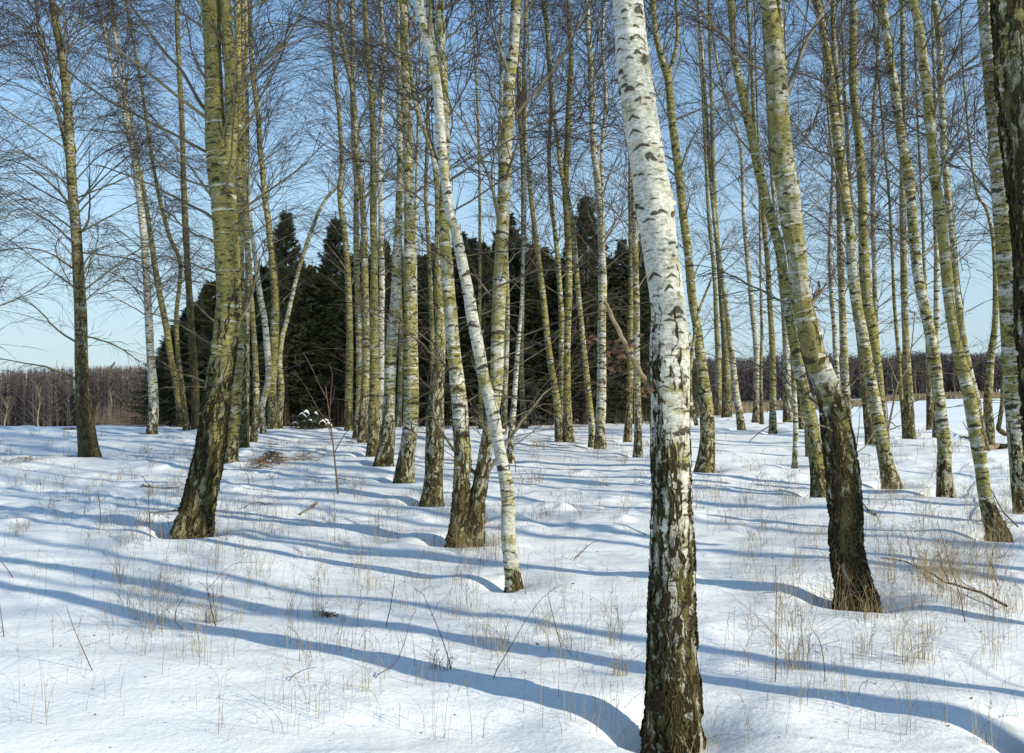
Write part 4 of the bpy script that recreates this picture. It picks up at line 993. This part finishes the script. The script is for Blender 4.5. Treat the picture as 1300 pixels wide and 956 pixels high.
# ------------------------------------------------------------------ dry grass through the snow
def grass_patch(pts, hs, r, thick=0.0013, G=None, spread=0.35, head=0.3):
    """pts (N,3) roots, hs (N,) heights"""
    N = len(pts)
    az = r.uniform(0, 6.283, N); ln = r.uniform(0.02, spread, N) * (1 + 2.4 * (r.random(N) < 0.45))
    t = np.linspace(0, 1, 6)[None, :, None]
    side = np.stack([np.cos(az), np.sin(az), np.zeros(N)], -1)
    kink = r.uniform(0, 0.5, N) * (r.random(N) < 0.35)
    P = pts[:, None] + np.array([0, 0, 1.0]) * (hs[:, None, None] * (t - kink[:, None, None] * t ** 3)) + side[:, None] * (hs * ln)[:, None, None] * t ** 1.7 + (side * (hs * kink * 1.3)[:, None])[:, None] * t ** 3
    P[:, 0, 2] -= 0.04
    D = np.hypot(pts[:, 0], pts[:, 1])
    th = np.maximum(thick, D * 0.00016) * r.uniform(0.6, 1.3, N)
    tint = np.where(r.random(N) < 0.30, r.uniform(0.5, 1, N), r.uniform(0, 0.25, N))
    G.tubes(P, th[:, None] * np.linspace(1.15, 0.35, 6)[None], 3, tint)
    # seed heads: short side blades near the tip
    k = r.random(N) < head
    if k.any():
        Pk = P[k]; n = len(Pk); m = 7
        tt = r.uniform(0.68, 1.0, (n, m)); idx = tt * 5; i0 = np.minimum(idx.astype(int), 4); f = (idx - i0)[..., None]; rows = np.arange(n)[:, None]
        c = Pk[rows, i0] * (1 - f) + Pk[rows, i0 + 1] * f
        dv = unit(r.normal(0, 1, (n, m, 3)) * np.array([1, 1, .4]) + np.array([0, 0, 1.2])) * (hs[k][:, None, None] * r.uniform(0.04, 0.12, (n, m, 1)))
        PP = (c[:, :, None] + dv[:, :, None] * np.array([0, 0.5, 1.0])[None, None, :, None]).reshape(-1, 3, 3)
        G.tubes(PP, np.repeat(th[k], m)[:, None] * np.array([0.8, 1.0, 0.3])[None], 3, np.repeat(tint[k], m))
r = np.random.default_rng(77)
roots = []; hts = []
def scatter(px0, px1, py0, py1, n, hlo, hhi, clump=0.0):
    if clump:
        nc = max(1, int(n / clump)); c = np.stack([r.uniform(px0, px1, nc), r.uniform(py0, py1, nc)], -1)
        q = c[r.integers(0, nc, n)] + r.normal(0, 1, (n, 2)) * np.array([7, 4]) * ((c[:, 1:2].mean() - 460) / 250)
    else: q = np.stack([r.uniform(px0, px1, n), r.uniform(py0, py1, n)], -1)
    for a, b in q:
        if b < 545: continue
        d = CAMH / max((b - CY) / F, 0.06); x = (a - CX) / F * d
        roots.append((x, d, 0)); hts.append(r.uniform(hlo, hhi))
scatter(0, 1300, 560, 950, 600, .06, .30)
scatter(0, 1300, 545, 640, 900, .04, .20, 6)
scatter(150, 620, 640, 790, 650, .06, .34, 9)
scatter(250, 640, 620, 720, 500, .06, .26, 10)
scatter(130, 480, 720, 860, 260, .08, .36, 10)
scatter(940, 1290, 640, 860, 800, .08, .38, 9)
scatter(1130, 1290, 680, 780, 500, .08, .42, 16)
scatter(560, 830, 640, 860, 260, .08, .40, 8)
scatter(640, 830, 560, 660, 400, .05, .25, 12)
scatter(880, 1100, 590, 700, 400, .05, .28, 14)
scatter(0, 240, 560, 700, 450, .05, .22, 10)
scatter(180, 460, 560, 640, 500, .05, .20, 12)
scatter(1080, 1295, 560, 680, 450, .05, .26, 10)
scatter(0, 1300, 870, 955, 160, .08, .30, 6)
roots = np.array(roots); hts = np.array(hts)
roots[:, 2] = ground_z(roots[:, 0], roots[:, 1])
G = Geo(); grass_patch(roots, hts, r, 0.0011, G)
go = link('dry_grass', G.mesh('dry_grass'), STRAW); go['kind'] = 'stuff'; go['label'] = 'thin dry grass stems sticking out of the snow'
# tufts at tree feet: named things
def tuft(px, py, n, h, w_, label, name='grass_tuft', d=None):
    c = gpt(px, py) if d is None else np.array([(px - CX) / F * d, d, 0.0])
    rr = np.random.default_rng(int(px * 7 + py))
    a = rr.uniform(0, 6.283, n); q = w_ * np.sqrt(rr.random(n))
    pts = np.stack([c[0] + np.cos(a) * q, c[1] + np.sin(a) * q * 0.6, np.zeros(n)], -1)
    pts[:, 2] = ground_z(pts[:, 0], pts[:, 1])
    z0 = pts[:, 2].min(); pts = pts - np.array([c[0], c[1], z0])
    G = Geo(); grass_patch(pts, rr.uniform(0.35, 1, n) * h, rr, 0.0013, G, 0.4, 0.15)
    o = link(name, G.mesh(name), STRAW, None, (c[0], c[1], z0))
    setp(o, label, 'grass tuft', 'dry grass tufts in the snow')
for a in [(590,700,48,.36,.15,'dense tuft of dry grass wrapping the foot of the twin-stemmed birch'), (1075,772,60,.40,.20,'dry grass bending up against the foot of the thick dark-footed birch'),
          (1110,785,45,.30,.15,'dry grass clump at the right of the thick dark-footed birch foot'), (722,566,60,.35,.35,'dry grass around the foot of the birch trio'), (757,575,60,.35,.25,'dry grass at the foot of the straight white birch'),
          (1228,735,80,.36,.32,'tangled dry grass clump at the right beside the bent branch'), (270,790,30,.22,.05,'small yellow tuft at lower left beside a seed head lying on the snow'), (405,783,22,.14,.05,'tiny curled tuft left of the dark seed head on the snow'),
          (560,850,26,.20,.07,'small tuft at the bottom centre-left of the picture'), (785,858,22,.18,.05,'straw tuft left of the largest trunk near the bottom'), (1010,640,40,.3,.2,'dry grass between the thin white young birch and the thick slanting one'),
          (1135,625,40,.22,.12,'dry grass at the foot of the leaning yellow-green birch'), (1160,840,40,.34,.12,'tall grass clump at lower right below the bent branch'), (1012,850,30,.45,.08,'tall dark-tipped grass right of the largest trunk near the bottom')]:
    tuft(*a)

# fallen bark flakes, seeds and twig bits on the snow
def litter():
    rr = np.random.default_rng(55)
    n = 1500
    px = rr.uniform(-40, 1340, n); py = 548 + 420 * rr.random(n) ** 1.3
    d = CAMH / ((py - CY) / F); x = (px - CX) / F * d
    tb = np.array([(b[0], b[1]) for b in BASES if b[1] < 22 and abs(b[0]) < 12]); m = 45
    ex = np.repeat(tb[:, 0], m) + rr.normal(0, 0.28, len(tb) * m); ey = np.repeat(tb[:, 1], m) + rr.normal(0, 0.28, len(tb) * m)
    x = np.concatenate([x, ex]); y = np.concatenate([d, ey]); z = ground_z(x, y) + 0.002
    N = len(x); a = rr.uniform(0, 6.283, N); l = rr.uniform(0.002, 0.007, N) * np.where(rr.random(N) < 0.06, 3.0, 1.0) * np.clip(y / 9, 0.8, 2); w_ = l * rr.uniform(0.15, 0.6, N)
    c = np.stack([x, y, z], -1); u_ = np.stack([np.cos(a), np.sin(a), rr.uniform(-.2, .5, N)], -1) * l[:, None]; v_ = np.stack([-np.sin(a), np.cos(a), rr.uniform(-.2, .3, N)], -1) * w_[:, None]
    top = c + np.array([0, 0, 1.0]) * (w_ * 0.8)[:, None]
    V = np.stack([c - u_, c + v_, c + u_, c - v_, top], 1).reshape(-1, 3); b = np.arange(N)[:, None] * 5
    T = np.concatenate([b + np.array([[0, 1, 4]]), b + np.array([[1, 2, 4]]), b + np.array([[2, 3, 4]]), b + np.array([[3, 0, 4]])])
    G = Geo(); G.add(V, None, T, np.repeat(rr.random(N), 5))
    o = link('bark_litter', G.mesh('bark_litter', False), DARKSTALK); o['kind'] = 'stuff'; o['label'] = 'tiny bark flakes and seeds scattered over the snow'
litter()

# ------------------------------------------------------------------ single stalks, twigs, litter
def plant3(pxs, label, name, cat, mat=DARKSTALK, group=None, w0=3.0, w1=1.0, subs=(), d=None, wk=0.7):
    """a stalk traced in the picture from its foot upward, with side shoots"""
    c = gpt(*pxs[0]) if d is None else at(pxs[0][0], pxs[0][1], d)
    dd = c[1]
    rr = np.random.default_rng(int(pxs[0][0] * 3 + pxs[0][1]))
    G = Geo()
    def tr(pl, a, b, dz=0.0):
        P = np.array([at(p[0], p[1], dd) for p in pl]); P[:, 2] += c[2] - at(pxs[0][0], pxs[0][1], dd)[2]
        P[:, 1] += np.linspace(0, dz, len(P))
        Cc, q = catmull(P, 10) if len(P) > 2 else (np.linspace(P[0], P[-1], 10), None)
        Cc = Cc - c; G.tubes(Cc[None], np.linspace(a, b, 10)[None] / F * dd * 0.5, 5, rr.random() * 0.4)
        return Cc
    m = tr([(pxs[0][0], pxs[0][1] + 4)] + list(pxs), w0 * wk, w1 * wk, rr.uniform(-.1, .1))
    for s_ in subs: tr(s_, max(w1, w0 * 0.5) * wk, w1 * 0.7 * wk, rr.uniform(-.25, .25))
    o = link(name, G.mesh(name), mat, None, tuple(c))
    return setp(o, label, cat, group)
plant3([(429,627),(425,590),(421,555),(416,520),(412,490)], 'bare young sapling standing alone in the avenue', 'sapling', 'sapling', DARKSTALK, None, 4.2, 1.6,
       [[(424,575),(440,550),(452,540)], [(420,545),(405,520),(392,495),(376,470)], [(418,530),(420,500),(422,475),(418,462)], [(414,505),(404,485),(395,465),(386,448)], [(421,555),(412,535),(400,528)], [(417,520),(424,505),(428,490)]])
plant3([(1128,560),(1128,545),(1134,516),(1140,488),(1152,468),(1158,440),(1162,395)], 'forked whitish sapling leaning right before the straight grey birch', 'sapling', 'sapling', DEADWOOD, None, 4.8, 1.5,
       [[(1130,546),(1140,541),(1150,538)], [(1152,468),(1150,440),(1146,410)], [(1158,440),(1170,425),(1184,410)], [(1140,488),(1130,470),(1122,455)], [(1128,545),(1126,520),(1122,498)]])
plant3([(1024,579),(1023,560),(1022,540)], 'short reddish stump-like stake behind the long slanting birch', 'stake', 'stake', DARKSTALK, None, 5.5, 4.5)
plant3([(984,865),(984,820),(983,780),(983,750),(981,715)], 'tall straight dark stalk between the two near dark-footed trunks', 'dead_stalk', 'stalk', DARKSTALK, None, 2.2, 1.2, [[(983,752),(972,754),(965,758)]])
plant3([(890,866),(885,838),(882,800)], 'dark split stick leaning on the foot of the largest trunk', 'dead_stalk', 'stalk', DARKSTALK, None, 3.0, 1.5)
GW = 'dark weed stalks standing in the snow'
for pl, sb, lb in [([(275,795),(268,760),(266,738),(268,718)], [[(268,760),(262,742),(256,734)], [(267,745),(278,730),(290,722),(312,724)], [(275,790),(290,783),(303,778)], [(270,770),(276,752),(278,738)]], 'branched dark weed at lower left with arching shoots'),
                   ([(232,800),(222,790),(224,772),(234,758)], [[(224,785),(230,776),(238,770)], [(222,790),(214,775),(206,768)]], 'low bushy weed left of the branched one'),
                   ([(119,850),(108,820),(98,790),(92,765)], [[(108,820),(120,822)], [(100,796),(108,788)]], 'thin dark slanting stalk at the bottom left'),
                   ([(6,808),(3,780),(2,765)], [[(4,800),(10,806)]], 'short dark stalk at the left border'),
                   ([(17,733),(8,718),(0,708)], [], 'thin stalk leaning left at the left border of the snow'),
                   ([(190,688),(188,660),(186,622)], [[(188,660),(184,650)]], 'single upright brown stalk left of the big forked birch foot'),
                   ([(130,664),(130,640),(129,620)], [[(130,640),(122,628)], [(130,636),(138,630)]], 'small upright weed in the left middle snow'),
                   ([(490,795),(496,770),(500,745),(502,730)], [[(495,772),(505,765)], [(498,755),(490,745)]], 'dark bent stalk in the middle of the lower left shadow'),
                   ([(474,862),(500,845),(512,820),(520,790),(528,778)], [[(500,845),(490,852)], [(512,820),(505,810)]], 'long arching stem near the bottom centre-left'),
                   ([(573,850),(560,810),(545,775),(535,755),(525,750)], [[(548,782),(556,770)]], 'hooked tan stem at the bottom left of the leaning birch foot'),
                   ([(713,823),(706,800),(700,775),(696,757)], [[(706,800),(715,812),(730,830)]], 'dark forked stalk between the leaning birch foot and the largest trunk'),
                   ([(625,862),(650,820),(668,790),(690,762),(712,748)], [[(668,790),(660,775)]], 'long straw stem slanting right below the leaning birch foot'),
                   ([(728,712),(740,700),(752,690),(762,686)], [[(740,700),(745,690)], [(735,706),(725,716)]], 'dark twig lying on the snow left of the largest trunk'),
                   ([(822,680),(808,674),(795,668),(778,664)], [], 'bare dark twig pointing left from the largest trunk over the snow'),
                   ([(367,865),(372,858),(390,850),(400,849)], [], 'short dark twig at the bottom near the left third'),
                   ([(655,600),(654,590),(653,580)], [[(655,612),(655,600)]], 'short dark peg in the snow right of the pencil-thin birch'),
                   ([(1046,865),(1040,820),(1030,800),(1022,790)], [[(1040,820),(1050,800)], [(1040,830),(1030,825)]], 'dark weed right of the tall straight stalk'),
                   ([(1226,790),(1222,760),(1215,735),(1205,700),(1196,665)], [[(1222,760),(1230,748)]], 'thin dark stalk rising from the tangled clump at right'),
                   ([(1268,745),(1262,720),(1264,700),(1272,690)], [[(1262,722),(1256,712)]], 'curly brown weed near the right border')]:
    plant3(pl, lb, 'weed_stalk', 'weed', DARKSTALK, GW, 2.1, 0.9, sb)

def lying(pxs, label, name, cat, mat, w0, w1, subs=(), lift=0.015):
    P = np.array([gpt(*p) for p in pxs]); P[:, 2] += lift
    o0 = P[0].copy(); G = Geo()
    def tr(Q, a, b):
        Cc, _ = catmull(Q, 14) if len(Q) > 2 else (np.linspace(Q[0], Q[-1], 14), None)
        rr = np.random.default_rng(int(abs(Q[0][0] * 1000))); Cc = Cc + rr.normal(0, 0.006, Cc.shape)
        G.tubes((Cc - o0)[None], np.linspace(a, b, 14)[None], 6, 0.3)
    tr(P, w0, w1)
    for s_ in subs:
        Q = np.array([gpt(p[0], p[1]) for p in s_]); Q[:, 2] += np.array([p[2] if len(p) > 2 else lift for p in s_]); tr(Q, w0 * 0.5, w1 * 0.6)
    o = link(name, G.mesh(name), mat, None, tuple(o0))
    return setp(o, label, cat)
lying([(181,617),(192,620),(208,621),(230,620)], 'fallen branch lying on the snow left of the big forked birch', 'fallen_branch', 'branch', DEADWOOD, 0.014, 0.007, [[(192,620),(186,616,.05),(180,612,.10)]])
lying([(1275,775),(1245,760),(1205,748),(1155,722),(1118,713)], 'long thin fallen branch curving over the snow at the right', 'fallen_branch', 'branch', DARKSTALK, 0.010, 0.004,
      [[(1245,760),(1230,756,.06),(1217,754,.10)], [(1205,748),(1200,738,.06),(1190,722,.14)], [(1170,732),(1160,722,.06),(1150,700,.16)]], 0.04)
lying([(1292,682),(1280,672),(1262,640),(1250,610),(1242,590)], 'long bare branch arching down beside the peeling foot near the right edge', 'fallen_branch', 'branch', DARKSTALK, 0.008, 0.004, [[(1280,672),(1268,668,.05),(1256,664,.08)]], 0.10)
lying([(402,640),(392,648),(380,655)], 'short thick stick lying on snow in the lower left middle', 'stick', 'stick', DEADWOOD, 0.014, 0.010)
lying([(345,642),(325,640),(305,648)], 'thin curved twig lying on snow left of the short thick stick', 'stick', 'stick', DARKSTALK, 0.006, 0.003)
lying([(1112,655),(1100,648),(1095,640)], 'short brown stick in the snow right of the thick slanting birch', 'stick', 'stick', DEADWOOD, 0.012, 0.006)
lying([(618,563),(628,560),(640,566)], 'small grey twig right of the leaning birch on the snow', 'stick', 'stick', DARKSTALK, 0.006, 0.004)
lying([(1280,569),(1268,569),(1252,571)], 'fallen log dusted with snow beside the zigzag birch', 'fallen_log', 'log', DEADWOOD, 0.07, 0.05, (), 0.03)
lying([(1246,562),(1235,558),(1218,556)], 'low dark dead branch behind the smooth pale-green birch', 'fallen_branch', 'branch', DEADWOOD, 0.05, 0.02, [[(1235,558),(1228,552,.15),(1222,548,.25)]], 0.03)
# litter piles: crossed twigs and grass showing through snow
def pile(px, py, wx, wy, n, label, hmax=0.10, name='twig_pile', mat=DARKSTALK, rad=0.004, ln=0.35):
    c = gpt(px, py); rr = np.random.default_rng(int(px + py)); G = Geo()
    a = rr.uniform(0, 6.283, n); q = np.sqrt(rr.random(n))
    sx = wx / F * c[1]; sy = wy
    p = np.stack([c[0] + np.cos(a) * q * sx, c[1] + np.sin(a) * q * sy, np.zeros(n)], -1); p[:, 2] = ground_z(p[:, 0], p[:, 1]) + rr.uniform(0, hmax, n) * (1 - q ** 2)
    b = rr.uniform(0, 6.283, n); dv = np.stack([np.cos(b), np.sin(b), rr.uniform(-.15, .35, n)], -1)
    L_ = rr.uniform(0.3, 1, n) * ln
    P = p[:, None] + dv[:, None] * (L_[:, None, None] * np.linspace(-0.5, 0.5, 5)[None, :, None]) + rr.normal(0, 0.012, (n, 5, 3))
    G.tubes(P - c, rr.uniform(0.5, 1.2, n)[:, None] * rad * np.array([1, 1, .9, .8, .5])[None], 4, rr.random(n))
    o = link(name, G.mesh(name), mat, None, tuple(c)); return setp(o, label, 'twig pile')
pile(341,588,20,0.9,130,'brown heap of twigs and grass on the snow of the avenue', 0.14, rad=0.006)
pile(345,578,9,0.4,60,'smaller twig heap just behind the brown heap in the avenue', 0.10, rad=0.006)
pile(395,582,22,0.8,60,'loose scatter of twigs right of the brown heap', 0.05)
pile(90,545,14,0.5,40,'twiggy patch on the snow crest left of the lone brownish birch', 0.05, rad=0.006)
pile(30,585,20,0.6,50,'tawny litter patch at the far left on the snow', 0.04, mat=STRAW)
pile(220,650,14,0.3,26,'dark litter in the snow hollow left of the big forked birch', 0.03)
pile(417,782,9,0.03,18,'dark seed head lying on snow in the lower left', 0.02, 'seed_head', DARKSTALK, 0.003, 0.06)
pile(1050,556,16,0.5,40,'brushy litter behind the thick slanting birch', 0.1, rad=0.006)
pile(680,535,24,0.6,70,'line of twigs on the far snow behind the birch trio', 0.12, rad=0.007)

# ------------------------------------------------------------------ snow-laden brush pile at the end of the avenue
def brush():
    d = 28.2; c = at(396, 536, d); c[2] = gz(c[0], d)
    root = empty('brush_pile', tuple(c), 'snow-capped heap of spruce branches at the end of the avenue', 'brush pile')
    rr = np.random.default_rng(3); G = Geo()
    n = 170; a = rr.uniform(0, 6.283, n); q = rr.random(n)
    p = np.stack([np.cos(a) * q * 1.2, np.sin(a) * q * 0.7, rr.uniform(0, 0.95, n) * (1 - q * 0.8)], -1)
    dv = unit(np.stack([np.cos(a), np.sin(a), rr.uniform(-.3, .8, n)], -1) + rr.normal(0, .4, (n, 3)))
    P = p[:, None] + dv[:, None] * (rr.uniform(0.3, 0.8, n)[:, None, None] * np.linspace(-.4, .6, 4)[None, :, None])
    G.tubes(P, np.ones((n, 1)) * np.array([[.014, .012, .009, .004]]), 4, rr.random(n) * 0.4)
    link('branches', G.mesh('branches'), NEEDLE, root)
    S_ = Geo()
    for k in range(15):
        a = rr.uniform(0, 6.283); q = rr.random() ** 0.6
        ctr = np.array([math.cos(a) * q * 1.1 - 0.1, math.sin(a) * q * 0.6 - 0.15, 0.90 * (1 - q * 0.75) + rr.uniform(-.12, .06)])
        m_, l_ = 10, 6; th = np.arange(m_) * 2 * math.pi / m_; ph = np.linspace(-1.4, 1.4, l_)
        rad = np.array([rr.uniform(.08, .24), rr.uniform(.08, .22), rr.uniform(.02, .045)])
        V = np.array([[math.cos(t_) * math.cos(f_), math.sin(t_) * math.cos(f_), math.sin(f_)] for f_ in ph for t_ in th]) * rad * (1 + rr.normal(0, .12, (m_ * l_, 1)))
        V[:, 2] -= 0.35 * V[:, 0] ** 2 / 0.1
        i = np.arange(l_ - 1)[:, None] * m_; j = np.arange(m_)[None]
        S_.add(V + ctr, np.stack([i + j, i + (j + 1) % m_, i + m_ + (j + 1) % m_, i + m_ + j], -1).reshape(-1, 4))
    link('snow_cap', S_.mesh('snow_cap'), SNOW, root)
    root.scale = (0.62, 0.62, 0.8)
brush()
lying([(382,536),(372,532),(362,529),(352,526)], 'snow-dusted fallen trunk end left of the brush heap', 'fallen_log', 'log', DEADWOOD, 0.07, 0.05, (), 0.12)

# ------------------------------------------------------------------ near trunk details: broken limb with dry leaves, scars
def near_details():
    root, d, C, q, loc = TREES['G']
    G = Geo()
    pl = [(832,496,7.5),(818,480,6.5),(800,452,6.2),(782,420,5.6),(770,398,5),(762,386,4.5)]
    P = np.array([at(p[0], p[1], d) for p in pl]); P[:, 1] += np.linspace(0.02, -0.25, len(P)) + C[np.argmin(abs(C[:, 2] + loc[2] - P[0, 2])), 1]
    Cc, _ = catmull(P, 30); Rr = np.interp(np.linspace(0, 1, 30), np.linspace(0, 1, len(pl)), [p[2] for p in pl]) / F * d * 0.5
    rr = np.random.default_rng(4); Cc += rr.normal(0, 0.0015, Cc.shape)
    Rr = Rr * (1 + rr.normal(0, 0.05, 30)); Rr[-1] *= 0.3
    G.tubes((Cc - loc)[None], Rr[None], 10, 0.2)
    o = link('broken_limb', G.mesh('broken_limb'), DEADWOOD, root); o['label'] = 'broken dead limb slanting up to the left'
    # leaves on small twigs
    L = Geo(); T = Geo()
    for (px, py, n) in [(790,446,14), (782,460,10), (796,436,8), (752,428,7), (778,470,8), (818,488,10), (812,494,8), (785,440,8), (770,440,5)]:
        c0 = at(px, py, d) + np.array([0, rr.uniform(-.15, .15), 0]); c0[1] += C[0, 1]
        k = np.argmin(np.linalg.norm(Cc[:, [0, 2]] - c0[[0, 2]], axis=1))
        tw = np.stack([Cc[k] * (1 - t_) + c0 * t_ + np.array([0, 0, -0.02 * math.sin(t_ * 3.1)]) for t_ in np.linspace(0, 1, 6)])
        T.tubes((tw - loc)[None], np.linspace(0.0018, 0.0008, 6)[None], 4, 0.3)
        for _ in range(n):
            c = c0 + rr.normal(0, 0.022, 3); a = unit(rr.normal(0, 1, 3)); b = unit(np.cross(a, rr.normal(0, 1, 3))); l = rr.uniform(0.012, 0.024)
            nn = np.cross(a, b)
            V = np.array([c - a * l, c - a * l * .2 + b * l * .55 + nn * l * .25, c + a * l + nn * l * .2, c - a * l * .1 - b * l * .5 + nn * l * .3, c + nn * l * -.05])
            L.add(V - loc, None, [[0, 1, 4], [1, 2, 4], [2, 3, 4], [3, 0, 4]], rr.random())
    link('dry_leaves', L.mesh('dry_leaves', False), LEAF, root)
    link('side_twigs', T.mesh('side_twigs'), TWIG, root)
near_details()

# peeling paper curls and dead branch stubs on the nearest trunks
def curls(key, n, s0, s1, seed):
    root, d, C, q, loc = TREES[key]
    rr = np.random.default_rng(seed)
    for k in range(n):
        G = Geo()
        s_ = rr.uniform(s0, s1); i = int(np.searchsorted(q, s_)); c = C[i, :3]; R = C[i, 3] * 1.0
        a = rr.uniform(math.pi * 0.9, math.pi * 2.1)           # side that faces the picture
        up = rr.uniform(0.006, 0.020); ln = rr.uniform(0.015, 0.05); m = 9
        rows = []
        for j in range(m):
            f = j / (m - 1); aa = a + f * ln / R; lift = 0.002 + 0.020 * f ** 2 * (ln / 0.05)
            e = np.array([math.cos(aa), math.sin(aa), 0]) * (R + lift)
            rows.append([c + e + np.array([0, 0, up * (1 - 0.5 * f)]), c + e * 1.006 + np.array([0, 0, -up * (1 - 0.6 * f)])])
        V = np.array(rows).reshape(-1, 3); th = np.array([0.0012, 0.0, 0.0006])
        V2 = V + (V - np.array([c[0], c[1], 0]))* np.array([0.012, 0.012, 0]); nV = len(V)
        Q = [[2 * j, 2 * j + 1, 2 * j + 3, 2 * j + 2] for j in range(m - 1)]; Q2 = [[x + nV for x in reversed(p)] for p in Q]
        G.add(np.concatenate([V, V2]), Q + Q2, None, 0.2)
        link('bark_curl', G.mesh('bark_curl'), PAPER, root)
PAPER = simple('birch_paper', (0.42, 0.33, 0.22), (0.66, 0.60, 0.50), 60, 0.8, 0.2)
curls('G', 16, 1.3, 3.4, 1); curls('G2', 8, 1.4, 3.2, 2); curls('N1', 6, 0.5, 3.0, 3)
def stub(key, px, py, dx, dz, rad, ln):
    root, d, C, q, loc = TREES[key]
    p = at(px, py, d) - loc; i = int(np.argmin(abs(C[:, 2] - p[2]))); c = C[i, :3]
    G = Geo(); t = np.linspace(0, 1, 7)[:, None]; v = np.array([dx, -0.35, dz]); v = v / np.linalg.norm(v)
    P = c + v * (C[i, 3] * 0.6 + (ln + C[i, 3] * 0.4) * t) + np.array([0, 0, 1.0]) * 0.02 * t ** 2
    G.tubes(P[None], (rad * np.array([1.9, 1.7, 1.3, 1.0, .95, .9, .3]))[None], 8, 0.2)
    link('branch_stub', G.mesh('branch_stub'), DEADWOOD, root)
for a in [('G', 800, 85, .3, .3, .010, .03), ('G', 842, 290, .4, .4, .012, .03), ('G', 862, 452, .9, .5, .007, .05), ('G2', 1008, 250, .3, .3, .010, .03), ('G2', 1035, 395, .8, .8, .012, .12), ('G2', 1003, 330, -.5, .3, .008, .03),
          ('N1', 640, 590, -.6, .4, .006, .03), ('N1', 603, 430, .5, .5, .006, .04), ('B1', 290, 405, .8, .5, .016, .08), ('B1', 284, 300, .5, .5, .013, .05), ('C8', 572, 400, .5, .4, .009, .04), ('C6', 521, 470, -.5, .5, .010, .05), ('S5', 1237, 540, .6, .4, .008, .04), ('S4', 1192, 520, -.6, .4, .008, .04)]:
    stub(*a)
